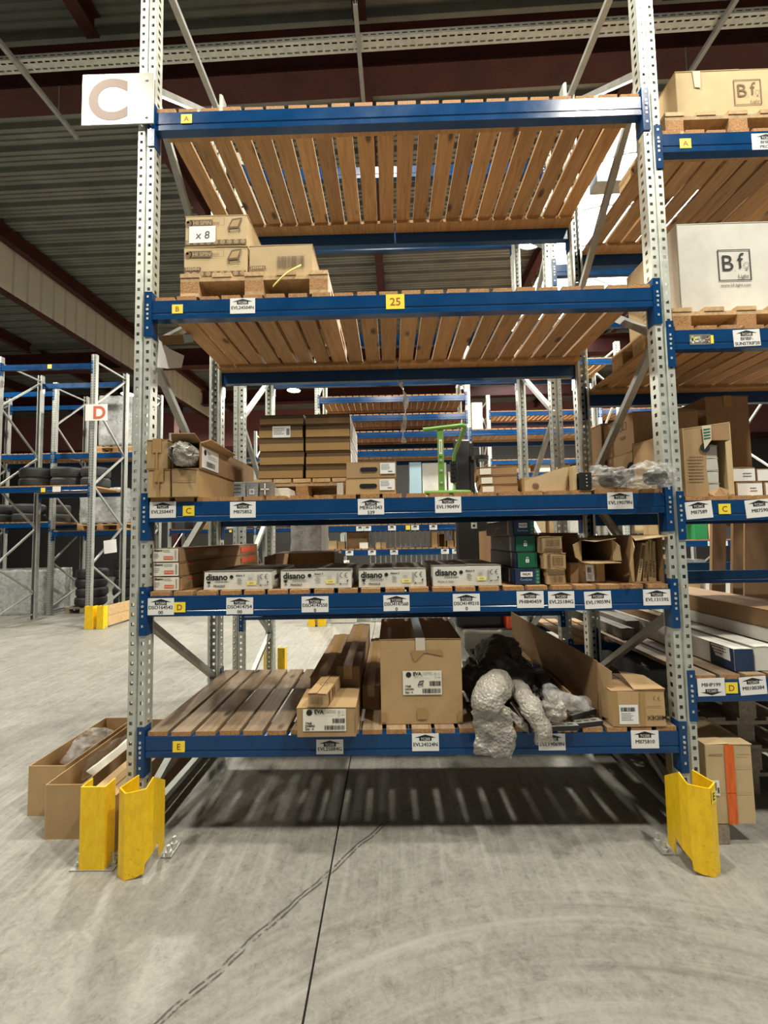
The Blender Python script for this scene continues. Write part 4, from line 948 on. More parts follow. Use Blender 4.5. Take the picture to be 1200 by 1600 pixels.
# ------------------------------------------------------------------ shelf E
zE = LA['E']+.024
def eva(b, cx, cy, w, h, code, qty, drawing):
    d = b.dec('f'); d.rect(cx-w/2, cy-h/2, cx+w/2, cy+h/2, 'cream'); lab = d.build('label_sheet', b.r); d = b.dec('f', .0028); k = w/.2
    def X(f): return cx-w/2+f*w
    def Yv(f): return cy-h/2+f*h
    d.disc(X(.15), Yv(.84), .014*k, 'ink'); d.text('EVA', X(.27), Yv(.88), .024*k, 'ink', 'l', .035); d.text('LIGHTING', X(.515), Yv(.88), .023*k, 'grey_ink', 'l', -.01, fit=.25*w)
    d.text('Sabelo 1190', X(.27), Yv(.77), .010*k, 'grey_ink', 'l'); d.scrib(X(.28), Yv(.66), X(.75), Yv(.70), 'grey_ink', 1, 4, .3)
    d.ring(X(.84), Yv(.86), .006*k, .002*k, 'grey_ink', 10); d.ring(X(.93), Yv(.86), .006*k, .001*k, 'grey_ink', 10); d.ring(X(.84), Yv(.72), .006*k, .001*k, 'grey_ink', 10); d.rect(X(.89), Yv(.71), X(.97), Yv(.73), 'grey_ink')
    d.bars(X(.68), Yv(.36), X(.97), Yv(.57), 'ink', 3, 22); d.bars(X(.50), Yv(.06), X(.97), Yv(.26), 'ink', 8, 34)
    d.text('Y96B', X(.05), Yv(.36), .014*k, 'ink', 'l', .03); d.text(code, X(.05), Yv(.24), .014*k, 'ink', 'l', .03); d.text(qty, X(.05), Yv(.11), .014*k, 'ink', 'l', .03)
    if drawing: flood(d, X(.46), Yv(.46), .034*k, 'ink')
    d.build('lettering', lab)
b = Box('tan carton with white label overhanging the beam of shelf E', .795, 1.090, -.075, .19, zE, zE+.142, 'card', tape=None); eva(b, -.008, .012, .212, .106, '25084G', 'Qty : 6', False)
d = b.dec('f'); d.rect(.142, -.05, .146, .05, 'card_dark'); d.build('worn_edge', b.r)
b = Box('narrow little carton with barcode on top of the overhanging carton', .868, .968, -.09, .19, zE+.148, zE+.215, 'card', tape=None, rz=-.12); d = b.dec('f'); d.bars(-.035, -.018, .030, .022, 'brown_print', 4, 22); d.text('90 38 JK', 0, -.026, .011, 'brown_print'); d.build('carton_print', b.r)
for q in ((-.10, -.03, -.085, .03), (-.04, -.02, -.02, .025), (0, -.02, .01, .025)): b.dec('r').rect(*q, 'brown_print').build('carton_print', b.r)
d = b.dec('t'); d.ring(.0, -.02, .02, .003, 'brown_print', 14); d.build('carton_print', b.r)
b = Box('big square carton with white floodlight label in the middle of shelf E', 1.204, 1.636, .052, .62, zE, zE+.435, 'card', top='card_dark', tape='clear_tape'); eva(b, .006, -.005, .202, .122, '24524N', 'Qty : 4', True)
for q in ([(-.024, -.19), (.028, -.19), (.028, -.14), (-.024, -.14)], [(-.05, .16), (-.04, .12), (-.03, .10), (.02, .15), (.12, .13), (.11, .16)], [(-.21, -.205), (-.185, -.205), (-.185, -.155), (-.21, -.155)], [(.185, -.205), (.21, -.205), (.21, -.155), (.185, -.155)]): b.dec('f').poly(q, 'tape').build('tape_patch', b.r)
for k, (x0, x1, y0, y1, h_) in enumerate(((.80, .945, .24, 1.28, .185), (.95, 1.09, .22, 1.62, .250), (1.095, 1.20, .25, 1.5, .13))):
    Box('long dark carton lying front to back behind the overhanging carton, %s' % ('outer and shorter one', 'middle and tallest one', 'inner and lowest one')[k], x0, x1, y0, min(y1, 1.36), zE, zE+h_, 'card_dark')
# bubble-wrapped and black film bundles
def bundle(label, name='wrapped_bundle', loc=(0, 0, 0)): return thing(name, label, 'bundle', loc)
def tubefn(path, r, sq=1., fl=0.):
    P = [Vector(p) for p in path]
    def f(u, v):
        t = u*(len(P)-1); i = min(int(t), len(P)-2); k = t-i; p = P[i].lerp(P[i+1], k); dr = (P[i+1]-P[i]).normalized()
        x = dr.cross(Vector((0, 0, 1))); x = Vector((1, 0, 0)) if x.length < .05 else x.normalized(); y = x.cross(dr); a = v*math.tau
        rr = (r[i]*(1-k)+r[i+1]*k) if isinstance(r, (list, tuple)) else r
        return p+x*math.cos(a)*rr+y*math.sin(a)*rr*sq
    return f
g = bundle('bubble-wrapped bundle drooping over the beam beside the big carton', loc=(1.75, .0, zE))
sheet('bubble_layer', 'bubble', g, tubefn([(1.87, .17, zE+.17), (1.84, .11, zE+.185), (1.78, .02, zE+.18), (1.735, -.03, zE+.12), (1.73, -.035, zE+.07)], [.05, .075, .085, .075, .03], .9), 26, 30, 3, .012, 15)
sheet('hanging_flap', 'bubble', g, lambda u, v: (1.655+.19*v+.02*math.sin(u*3), -.045-.02*math.sin(v*3)-.015*u, zE+.11-.20*u-.03*v*u+.05*math.sin(v*3)*(1-u)), 22, 22, 7, .014, 14)
sheet('trailing_wrap', 'bubble', g, lambda u, v: (1.79+.15*u+.02*v, -.02-.02*math.sin(3*u), zE+.16-.13*u-.06*v), 16, 8, 11, .012, 16)
MB().box(1.69, 1.86, -.01, .25, zE, zE+.035).build('dark_core', 'black', g)
g = bundle('shorter bubble-wrapped bundle hanging over the card of shelf E', loc=(1.98, 0, zE))
sheet('bubble_layer', 'bubble', g, tubefn([(1.95, .22, zE+.15), (1.95, .06, zE+.135), (1.975, -.03, zE+.09), (2.0, -.055, zE+.03), (2.005, -.06, zE-.035)], [.045, .058, .06, .055, .05], .75), 24, 26, 13, .010, 16)
g = bundle('crinkled clear wrap around dark brackets on shelf E', loc=(2.15, .05, zE))
o = crumple('wrap_ball', 'bubble', g, (2.09, .02, zE+.085), (.055, .06, .06), 9, .5, 2.4, 4); sheet('wrap_tail', 'clear_bag', g, tubefn([(2.08, .12, zE+.16), (2.14, .05, zE+.12), (2.22, .05, zE+.10), (2.30, .10, zE+.08)], [.03, .055, .05, .025], .8), 22, 20, 5, .016, 15)
g = bundle('dark bag of black polythene bundles behind the bubble wrap', loc=(1.95, .45, zE))
crumple('film_mass', 'black_film', g, (1.93, .44, zE+.13), (.19, .22, .175), 2, .36, 1.5, 5, squash=-.128); crumple('film_fold', 'black_film', g, (1.78, .40, zE+.10), (.10, .22, .12), 5, .42, 1.7, 5, squash=-.098); crumple('film_fold', 'black_film', g, (2.09, .40, zE+.09), (.09, .22, .105), 8, .42, 1.7, 5, squash=-.088)
crumple('film_tip', 'black_film', g, (1.97, .46, zE+.275), (.08, .12, .06), 12, .4, 1.8, 4)
def bracket(label, p0, p1, z):
    g = thing('steel_bracket', label, 'bracket', ((p0[0]+p1[0])/2, (p0[1]+p1[1])/2, z)); a = Vector((*p0, z)); b_ = Vector((*p1, p1[2] if len(p1) > 2 else z)) if False else Vector((p1[0], p1[1], z))
    dr = (b_-a).normalized(); sd_ = dr.cross(Vector((0, 0, 1))); L_ = (b_-a).length; m = MB()
    perforated(m, lambda q, e: a+dr*q+sd_*(e-.02)+Vector((0, 0, .022)), L_, .04, (.02,), .028, .014, .042); solid(m.build('slotted_face', 'galv_dull', g), .003)
    MB().bar(a+sd_*.02+Vector((0, 0, .012)), b_+sd_*.02+Vector((0, 0, .012)), .003, .022).build('flange', 'black', g); return g
bracket('slotted dark steel bracket lying flat at the wrap edge', (2.05, -.02), (2.19, -.01), zE); bracket('slotted dark steel bracket pointing at the wide carton', (2.19, .012), (2.33, .04), zE); bracket('slotted dark steel bracket propped across another', (2.17, .04), (2.33, .12), zE+.026)
b = Box('wide taped carton with white barcode label at the end of shelf E', 2.372, 2.642, .0, .26, zE, zE+.178, 'card', top='card_dark', tape=None)
d = b.dec('f'); d.rect(-.10, -.075, -.005, .02, 'white'); lab = d.build('label_sheet', b.r); d = b.dec('f', .0028); d.bars(-.093, -.012, -.02, .008, 'ink', 3, 26); d.scrib(-.09, -.06, -.03, -.02, 'grey_ink', 4, 5); d.build('lettering', lab)
d = b.dec('f'); d.text('MIIDEX', .085, -.045, .03, 'ink', bold=.01); e = d.mb; c0 = Vector(d.P(.085, -.045)); e.v = [tuple(c0+(c0-Vector(p))*Vector((1, 0, 1))*1.0+Vector((0, p[1]-c0.y, 0))) if True else p for p in e.v]
d.scrib(.04, .005, .115, .012, 'brown_print', 1, 3); ce(d, .085, .05, .012, 'brown_print'); d.build('carton_print', b.r)
b.dec('f', .001).rect(-.13, -.085, -.105, .085, 'tape').build('tape_strip', b.r); b.dec('f', .001).rect(.005, -.085, .03, .085, 'tape').build('tape_strip', b.r)
plate([(-.02, -.13, .18), (.135, -.13, .182), (.12, .02, .20), (.0, .05, .215)], .004, 'flap', 'card', b.r)
tl = tray('long narrow open carton with a tall side flap behind the bubble wrap', 2.20, 2.36, .08, 1.12, zE, zE+.14, 'card_dark', skip=('f',))
plate([(-.07, .52, .0), (.07, -.50, .0), (.075, -.51, .30), (-.075, .53, .375)], .005, 'side_flap', 'card_dark', tl); plate([(.073, -.505, .02), (.073, -.505, .295), (.12, -.56, .26), (.105, -.575, .02)], .004, 'flap', 'card', tl)
d = Dec((-.03, .14, .22), (-.135, 1.02, 0), (0, 0, 1))

# ------------------------------------------------------------------ floor, at the row end
t1 = tray('open cardboard box on the floor by the row end, furthest out', -.83, -.615, .275, .92, 0, .275, 'card', t=.005)
t2 = tray('open cardboard box on the floor beside the yellow guards, papers inside', -.575, -.375, .087, .88, 0, .277, 'card', t=.005)
Box('long closed carton on the floor pressed against the rack end', -.285, -.125, -.02, 1.28, 0, .285, 'card_dark', top='card', tape='tape')
fm = thing('film_scrap', 'crumpled clear film left in the outer open box', 'film', (-.68, .6, .15)); sheet('film_sheet', 'clear_bag', fm, lambda u, v: (-.79+.15*u, .45+.35*v, .20+.09*math.sin(v*2.5)-.10*u*u), 14, 14, 2, .03, 9)
fm = thing('paper_sheets', 'pale paper strip sticking out of the open box by the guards', 'papers', (-.45, .5, .2)); sheet('paper_strip', 'cream', fm, lambda u, v: (-.49+.06*u+.04*v, .27+.30*v, .245+.035*v-.04*u), 6, 8, 3, .008, 6, .001); sheet('film_sheet', 'clear_bag', fm, lambda u, v: (-.52+.06*v, .30+.42*v, .18+.12*u), 10, 12, 6, .018, 10)

# ------------------------------------------------------------------ neighbouring bay
def bflogo(d, cx, cy, s, m, site):
    d.frame(cx-s/2, cy-s/2, cx+s/2, cy+s/2, s*.03, m); d.text('B', cx-s*.20, cy+s*.08, s*.72, m, bold=-.004); d.text('f', cx+s*.20, cy+s*.14, s*.72, m, bold=-.004); d.rect(cx+.0*s, cy-s*.2, cx+.02*s, cy-s*.18, m)
    d.text('Light', cx+s*.26, cy-s*.36, s*.17, m, fit=s*.4); d.ring(cx+s*.37, cy+.0*s, s*.09, s*.015, 'grey_ink', 12); d.rect(cx+s*.34, cy-s*.16, cx+s*.40, cy-s*.10, 'grey_ink')
    if site: d.text('www.bf-light.com', cx, cy-s*.64, s*.13, m, fit=s*1.0)
zA = LR['A']+.024
pallet('pine pallet under the large tan carton on the neighbouring top shelf', 2.84, .03, zA, .8, .46, .13)
b = Box('large tan carton with square printed logo on the neighbouring top shelf', 2.962, 3.70, .10, .48, zA+.132, zA+.132+.325, 'card_pale', tape=None); d = b.dec('f'); bflogo(d, -.369+.405, .02, .155, 'brown_print', False); d.build('carton_print', b.r)
d = b.dec('f'); d.poly([(-.27, .16), (-.225, .16), (-.228, .055), (-.262, .06)], 'clear_tape'); d.build('tape_strip', b.r)
zB2 = LR['B']+.024
pallet('pine pallet with overhanging boards under the white carton', 2.835, .06, zB2, .8, .62, .13, boards=5)
b = Box('big white carton with square black logo on the neighbouring shelf B', 2.955, 3.70, .155, .66, zB2+.132, zB2+.132+.55, 'white_card', top='white_card', tape=None); d = b.dec('f'); bflogo(d, -.3725+.315, .02, .185, 'ink', True); d.build('carton_print', b.r)
d = b.dec('l'); d.rect(-.25, -.27, .17, .27, 'card_pale'); d.rect(.17, -.27, .25, .27, 'clear_tape'); d.lay = 1; d.frame(-.01, .02, .07, .09, .004, 'ink'); d.frame(.08, .03, .16, .10, .004, 'ink'); d.ring(.12, .065, .022, .008, 'ink', 6); d.scrib(-.1, -.2, .15, -.05, 'grey_ink', 5, 3); d.build('carton_print', b.r)
zC2 = LR['C']+.024
r = thing('torn_carton', 'torn tan carton with cut-out front full of small white boxes', 'box', (2.97, .28, zC2), 0, None, True)
w, dd, h = .127, .23, .39
MB().box(-w, w, -dd, dd, 0, .006).build('base', 'card', r); MB().box(-w, -w+.006, -dd, dd, .006, h-.02).build('side_panel', 'card', r); MB().box(w-.006, w, -dd, dd, .006, h).build('side_panel', 'card_pale', r); MB().box(-w, w, dd-.006, dd, .006, h).build('back_panel', 'card', r)
plate([(-w+.006, -dd, .006), (-.002, -dd, .006), (-.012, -dd, .16), (-.002, -dd, .30), (-.004, -dd, .375), (-w+.006, -dd, .36)], -.005, 'front_panel', 'card', r)
plate([(-.002, -dd-.001, .30), (w-.006, -dd-.001, .30), (w-.006, -dd-.001, .392), (-.004, -dd-.001, .375)], -.005, 'front_flap', 'card_dark', r); plate([(.098, -dd-.001, .01), (w-.006, -dd-.001, .01), (w-.006, -dd-.001, .30), (.096, -dd-.001, .29)], -.004, 'front_strip', 'card_pale', r)
plate([(-w, -dd, .362), (w, -dd, .394), (w, dd, .405), (-w, dd, .375)], .004, 'lid', 'card_pale', r); plate([(-.01, -dd-.006, .02), (.04, -dd-.02, .045), (.09, -dd-.012, .03), (.06, -dd-.03, .0), (-.005, -dd-.03, .0)], .004, 'torn_flap', 'card_dark', r)
d = Dec((-.07, -dd-.006, .2), *FRONT); d.disc(.052, .06, .026, 'ink', 12); d.scrib(-.035, -.12, .045, .015, 'brown_print', 8, 4, .6); d.build('carton_print', r)
d = Dec((0, -dd-.007, .35), *FRONT); d.poly([(-.022, -.10), (.018, -.05), (.02, .03), (-.028, .028)], 'clear_tape'); d.lay = 1
for k in range(4): d.poly([(-.022, .010-k*.016), (.014, .014-k*.016), (.014, .006-k*.016), (-.022, .0-k*.016)], 'green')
d.build('printed_tape', r)
for k in range(4): Box('small white box in the torn carton, %s of four' % ('lowest', 'second', 'third', 'topmost')[k], 2.972, 3.052, .085, .35, zC2+.0075+.0685*k, zC2+.0745+.0685*k, 'white_card', tape=None)
for k, (x0, x1, z, hh) in enumerate(((3.148, 3.292, 0, .078), (3.298, 3.44, 0, .078), (3.118, 3.255, .080, .078), (3.262, 3.40, .080, .070))):
    b = Box('oblong brown box with white end label beside the torn carton, %s' % ('lower first', 'lower second', 'upper first', 'upper second')[k], x0, x1, .10, .48, zC2+z, zC2+z+hh, 'card', tape=None); d = b.dec('f'); d.rect(-.066, -hh*.44, .066, hh*.42, 'white'); lab = d.build('label_sheet', b.r); d = b.dec('f', .003); d.scrib(.0, -.02, .05, .01, 'ink', 2, k+2, .4); d.build('lettering', lab)
b = Box('brown carton with a black oval logo behind the end post', 2.868, 3.30, .525, .88, zC2, zC2+.355, 'card', tape=None); d = b.dec('l'); d.disc(.12, .06, .045, 'ink', 16); d.lay = 1; d.scrib(.085, .05, .155, .07, 'card', 1, 3); d.build('carton_print', b.r)
b = Box('brown carton with printed handling marks on top of the logo carton', 2.875, 3.30, .54, .92, zC2+.357, zC2+.61, 'card_dark', tape=None); d = b.dec('l'); d.frame(.02, .03, .06, .08, .004, 'ink'); d.frame(.07, .03, .11, .08, .004, 'ink'); d.rect(.03, -.03, .09, -.01, 'brown_print'); d.build('carton_print', b.r)
Box('tall plain carton at the rear edge of the neighbouring shelf C', 2.868, 3.35, .94, 1.32, zC2, zC2+.64, 'card_dark', tape=None)
Box('large brown carton far inside the neighbouring shelf C', 3.36, 3.64, .55, 1.0, zC2, zC2+.70, 'card_dark')
zD2 = LR['D']+.024
def lprof(label, x0, x1, z0, z1, m='white_card', y0=.05, y1=2.2, end=False, rz=0):
    b = Box(label, x0, x1, y0, y1, z0, z1, m, tape=None, name='long_carton', rz=rz)
    if end:
        h = b.h/2; d = b.dec('f'); d.rect(-b.w+.002, -h+.002, b.w-.002, h-.002, 'navy'); d.build('printed_end', b.r)
        d = b.dec('l'); D_ = b.d; d.rect(D_-.16, -h+.002, D_-.001, h-.002, 'navy'); d.lay = 1; d.poly([(D_-.155, h-.006), (D_-.025, h-.004), (D_-.02, -.012), (D_-.12, -.006)], 'white'); d.lay = 2; d.scrib(D_-.145, .0, D_-.04, h-.012, 'ink', 3, 4, .5); d.build('printed_end', b.r)
    return b
lprof('white long luminaire carton with navy printed end, lying on neighbouring shelf D', 3.035, 3.135, zD2, zD2+.115, end=True); lprof('white long carton lying beside the navy-ended one', 3.142, 3.262, zD2, zD2+.125); lprof('white long carton lying furthest inside neighbouring shelf D', 3.27, 3.40, zD2, zD2+.12)
lprof('white long carton stacked on the others of neighbouring shelf D', 3.27, 3.42, zD2+.128, zD2+.20, y0=-.02); lprof('brown long carton lying on the white long cartons', 3.05, 3.116, zD2+.117, zD2+.17, 'card_dark', .5, 2.1)
lprof('dark brown long carton on top of the heap of long cartons', 3.275, 3.58, zD2+.203, zD2+.30, 'card_dark', -.02, 1.37)
lprof('grey wrapped long carton at the inner edge of neighbouring shelf D', 2.84, 2.93, zD2, zD2+.07, 'grey_card', .75, 2.2); lprof('grey wrapped long carton, second from the inner edge of neighbouring shelf D', 2.935, 3.028, zD2, zD2+.10, 'grey_card', .85, 2.2)
for k, (x, y, a, hh) in enumerate(((4.08, 1.52, .12, 1.10), (4.27, 1.55, .09, 1.05), (4.55, 1.60, .36, 1.05))):
    g = thing('leaning_board', 'dark board leaning upright on the rear rack beside the neighbouring bay, %s' % ('slimmer one', 'slimmest', 'widest')[k], 'board', (x, y, .644)); MB().hexa([(x-a/2, y, .644), (x+a/2, y, .644), (x+a/2, y+.03, .644), (x-a/2, y+.03, .644), (x-a/2+.16, y+.1, .644+hh), (x+a/2+.16, y+.1, .644+hh), (x+a/2+.16, y+.13, .644+hh), (x-a/2+.16, y+.13, .644+hh)]).build('board', 'card_dark', g)
# on the floor below
pallet('grey weathered pallet on the floor of the neighbouring bay, lowest of the stack', 2.98, .42, 0, .8, .94, .144, 'pallet_grey')
for k in range(1, 4): pallet('grey weathered pallet in the floor stack of the neighbouring bay, %s' % ('second', 'third', 'top one')[k-1], 2.98+random.uniform(-.03, .03), .42+random.uniform(-.02, .02), .146*k, .8, .94, .144, 'pallet_grey')
dl = Box('long dark carton leaning over the pallet stack under shelf D', 2.86, 3.05, .50, 1.36, .592, .70, 'charcoal', tape=None)
wb_ = thing('timber_block', 'short timber block carrying the orange-taped carton', 'timber', (2.95, .1, 0)); bev(MB().box(2.83, 2.935, .02, .32, .0, .098, 0, 1).build('block', ['pallet_grey', 'pallet_grey'], wb_))
b = Box('worn tan carton with a broad orange tape stripe on the floor by the guard', 2.832, 3.068, .015, .34, .10, .485, 'card_pale', tape=None); d = b.dec('f'); d.rect(-.022, -.192, .024, .19, 'orange_tape'); d.build('orange_tape', b.r, label='broad orange tape stripe')
d = b.dec('f'); d.poly([(-.105, .02), (-.058, .02), (-.056, -.055), (-.105, -.05)], 'white'); lab = d.build('label_sheet', b.r); d = b.dec('f', .003); d.bars(-.082, -.03, -.072, .01, 'ink', 3, 5); d.rect(-.068, -.04, -.061, -.015, 'ink'); d.build('lettering', lab)
d = b.dec('f'); d.rect(-.1, .14, -.03, .145, 'card_dark'); d.rect(.04, .14, .1, .143, 'card_dark'); d.rect(-.1, -.045, .1, -.043, 'card'); d.rect(.03, .08, .1, .082, 'card'); d.build('crease', b.r, label='pressed creases')

# ------------------------------------------------------------------ on the rear rack and in the aisle
zr = .97+.024
wp = thing('film_wrapped_goods', 'tall flat goods in dull stretch film behind the flat white cartons', 'panel', (.53, 1.7, zr)); bev(MB().box(.405, .66, 1.50, 1.95, zr, zr+.9).build('panel', 'grey_card', wp), .01); sheet('film_layer', 'stretch', wp, lambda u, v: (.395+.275*u, 1.485, zr+.9*v), 14, 30, 4, .010, 14)
Box('white edged carton on the rear rack beside the film-wrapped panel', .66, .87, 1.48, 1.9, zr, zr+.34, 'white_card')
Box('low brown carton on the rear rack behind the dark green-ended cartons', 2.15, 2.30, 1.5, 2.0, zr, zr+.60, 'card_dark'); Box('brown carton on the rear rack, next to the frame', 2.33, 2.62, 1.5, 2.2, zr, zr+.34, 'card')
st = thing('lifting_truck', 'black pedestrian lifting truck parked in the aisle behind the rack', 'truck', (2.4, 3.6, 0))
bev(MB().box(2.20, 3.10, 3.32, 4.1, .085, .32).build('chassis', 'grey_card', st), .03, 2); bev(MB().box(2.12, 2.76, 3.45, 4.05, .325, .95).build('motor_cover', 'black', st), .05, 2)
bev(MB().box(2.765, 3.12, 3.35, 3.95, .325, .80).build('battery_cover', 'red_paint', st), .02); d = Dec((2.95, 3.35, .56), *FRONT, off=.003); d.rect(-.13, -.10, .15, .13, 'white'); lab = d.build('sticker', st)
d = Dec((2.95, 3.35, .56), *FRONT, off=.006); d.text('ALTIDO', .01, .075, .07, 'grey_ink', bold=.02, fit=.2); d.scrib(-.06, -.02, .12, .04, 'grey_ink', 2, 3); d.rect(-.12, -.08, -.02, -.065, 'red_ink'); d.ring(-.09, .07, .025, .008, 'red_ink', 10); d.build('lettering', lab)
MB().box(2.22, 2.28, 3.62, 3.74, .33, 2.85).box(2.40, 2.46, 3.62, 3.74, .33, 2.85).build('mast', 'black', st); bev(MB().box(2.19, 2.405, 3.60, 3.72, .95, 2.90).build('mast_cover', 'black', st), .02); MB().box(2.20, 2.60, 3.56, 3.60, .96, 2.0).build('mast_guard', 'black', st)
MB().tube([(2.53, 3.62, 2.60), (2.53, 3.62, 2.66)], .13, 18).build('cable_reel', 'black', st); MB().tube([(2.5, 3.62, 2.6), (2.56, 3.6, 2.3), (2.52, 3.6, 2.0), (2.48, 3.62, 1.6)], .02, 8).build('hose', 'black', st, smooth=True); MB().box(2.605, 2.645, 3.56, 3.70, .33, 2.0).build('guard_post', 'galv_dull', st)
d = Dec((2.42, 3.56, 1.72), *FRONT, off=.003); d.rect(-.04, -.07, .04, .07, 'galv'); d.lay = 1; d.disc(0, .03, .02, 'black', 10); d.disc(0, -.03, .02, 'black', 10); d.build('switch_plate', st)
bev(MB().box(2.28, 2.88, 3.34, 3.44, .96, 1.10).build('cover_plate', 'galv_dull', st), .03, 2)
for x in (2.3, 2.6): bev(MB().box(x-.08, x+.08, 4.1, 5.2, .06, .12).build('fork', 'black', st), .01)
for x, y in ((2.35, 3.45), (2.95, 3.45), (2.3, 5.0), (2.6, 5.0)): MB().tube([(x-.04, y, .06 if y > 4.5 else .085), (x+.04, y, .06 if y > 4.5 else .085)], .0595 if y > 4.5 else .0845, 16).build('wheel', 'rubber', st)
# goods across the aisle
zf = 1.33+.025
for k, (a, c, hh, dp, m, lab_) in enumerate(((.10, .29, .15, .3, 'card_pale', 'pale carton at the end of the low far shelf'), (.30, .43, .13, .3, 'card', 'low brown carton beside the pale far carton'), (.45, .84, .30, .5, 'card_dark', 'wide brown film-wrapped carton on the low far shelf'), (.70, .86, .11, .12, 'white_card', 'small white box in front of the film-wrapped far carton'), (1.0, 1.09, .11, .2, 'card_pale', 'small tan box on the far shelf, first of a close pair'), (1.10, 1.19, .11, .2, 'card', 'small tan box on the far shelf, second of a close pair'), (2.02, 2.13, .29, .3, 'card', 'upright brown carton on the low far shelf beside the open one'), (2.30, 2.42, .12, .3, 'card_dark', 'dark low carton on the low far shelf'), (2.44, 2.62, .30, .3, 'card', 'brown carton at the far shelf end by the lifting truck'))):
    y0 = 5.43 if dp < .15 else (5.6 if k == 2 else 5.45); z0 = zf
    Box(lab_, a, c, y0, y0+dp, z0, z0+hh, m, tape=None)
t_ = tray('open brown carton standing on end on the low far shelf', 2.145, 2.27, 5.45, 5.75, zf, zf+.24, 'card', skip=('f',), flaps=('t',))
zf = 1.77+.025
Box('pale blue upright carton on the far shelf behind the green stand', 1.64, 1.86, 5.45, 5.8, zf, zf+1.13, 'pale_blue', tape=None); Box('white upright carton on the far shelf beside the pale blue one', 1.88, 2.33, 5.5, 5.9, zf, zf+1.12, 'white_card', tape=None); Box('white carton at the far shelf end behind the lifting truck', 2.36, 2.66, 5.5, 5.9, zf, zf+.95, 'white_card', tape=None); Box('dark upright carton on the far shelf seen past the handled boxes', 1.10, 1.33, 5.5, 5.9, zf, zf+.92, 'charcoal', tape=None)
for lv, (z0, z1, nm) in enumerate(((1.36, 1.68, 'above the low far shelf'), (.02, 1.22, 'below the low far shelf'))):
    g = thing('wire_divider', 'white wire dividers standing in a row %s' % nm, 'divider', (1.5, 5.8, z0))
    for i in range(19): MB().box(.88+i*.095, .90+i*.095, 5.80 if lv == 0 else 5.6, 5.815 if lv == 0 else 5.615, z0, z1).build('wire', 'white', g)
    MB().box(.87, 2.66, 5.795 if lv == 0 else 5.595, 5.82 if lv == 0 else 5.62, z0-.004, z0+.012).build('rail', 'galv', g)
Box('pale carton on the floor under the far rack by the wire dividers', 2.0, 2.35, 5.65, 6.2, 0.01, .9, 'card_pale', tape=None); Box('white carton on the floor under the far rack', .15, .62, 5.5, 6.1, 0.01, .95, 'white_card', tape=None)
zf = 1.39+.025
for k, (a, c, hh, m, lab_) in enumerate(((3.0, 3.3, .30, 'white_card', 'white carton on the far shelf seen past the end post'), (3.35, 3.62, .36, 'card', 'brown carton on the far shelf before the green crate'), (6.77, 7.00, .38, 'crate_green', 'green plastic crate on the far shelf behind the neighbouring bay'), (7.02, 7.24, .36, 'card_pale', 'pale carton next to the green crate'), (7.26, 7.48, .22, 'charcoal', 'black carton on the far shelf'), (7.50, 7.67, .24, 'red_paint', 'orange box on the far shelf'), (7.69, 7.92, .22, 'white_card', 'white carton at the far shelf end'), (7.94, 8.22, .34, 'green', 'dark green carton at the far shelf end'))): Box(lab_, a, c, 5.45, 5.9, zf, zf+hh, m, tape=None)
for k, (a, c, z0, hh, m) in enumerate(((3.0, 3.45, .02, .55, 'card'), (3.5, 3.95, .02, .75, 'card_pale'), (6.4, 6.85, .02, .6, 'card'), (6.95, 7.4, .02, .8, 'white_card'), (7.5, 8.1, .02, .66, 'card'))): Box('carton on the floor of the far rack, %s from the end post' % ('first', 'second', 'third', 'fourth', 'fifth')[k], a, c, 5.5, 6.1, z0, z0+hh, m, tape=None)
Box('pale crate on the far shelf right of the tall far post', 2.82, 3.02, 5.45, 6.0, 3.515, 4.02, 'cream', tape=None)
# D row: tyres and wrapped loads
def tyre(label, x, y, z, R_=.31, wd=.2, group=None):
    g = thing('tyre', label, 'tyre', (x, y, z), 0, group); h = wd
    MB().lathe([(R_*.60, .02), (R_*.64, 0), (R_*.88, .0), (R_*.97, .025), (R_, .06), (R_, h-.06), (R_*.97, h-.025), (R_*.88, h), (R_*.64, h), (R_*.60, h-.02), (R_*.56, h*.5), (R_*.60, .02)], 28, (x, y, z)).build('casing', 'rubber', g, smooth=True)
    for q in (.32, .5, .68): MB().lathe([(R_*1.0+.0005, h*q-.006), (R_*1.004, h*q-.006), (R_*1.004, h*q+.006), (R_*1.0+.0005, h*q+.006)], 28, (x, y, z)).build('tread_rib', 'black', g)
    return g
def loadbox(label, x0, x1, y0, y1, z0, z1, m='silver_wrap', seed=1, layers=4):
    g = thing('wrapped_pallet_load', label, 'load', ((x0+x1)/2, (y0+y1)/2, z0)); hh = (z1-z0)/layers
    for k in range(layers):
        for i in range(2):
            xa = x0+(x1-x0)/2*i; bev(MB().box(xa+.004, xa+(x1-x0)/2-.004, y0, y1, z0+k*hh+.003, z0+(k+1)*hh-.003).build('bale', m, g), .04, 2)
    sheet('film_layer', 'stretch', g, lambda u, v: ((x0-.012+(x1-x0+.024)*min(u*1.5, 1)), (y0-.012+max(0, (u-.667)*3)*(y1-y0)), z0+(z1-z0)*v), 27, 16, seed, .015, 6)
    return g
pallet('pallet under the two tyre stacks, stack nearer the D sign', -5.095, 6.95, .005, .75, .7, .14, 'pallet_grey', 4); pallet('pallet under the shorter tyre stack of the D row', -5.90, 6.95, .005, .75, .7, .14, 'pallet_grey', 4)
NUM = ('lowest', 'second', 'third', 'fourth', 'fifth')
for k in range(4): tyre('tyre in the short floor stack beyond the D rack, %s' % NUM[k], -5.52+random.uniform(-.02, .02), 7.25, .148+.202*k)
for k in range(5): tyre('tyre in the tall floor stack behind the D post, %s' % NUM[k], -4.69+random.uniform(-.02, .02), 7.28, .148+.202*k)
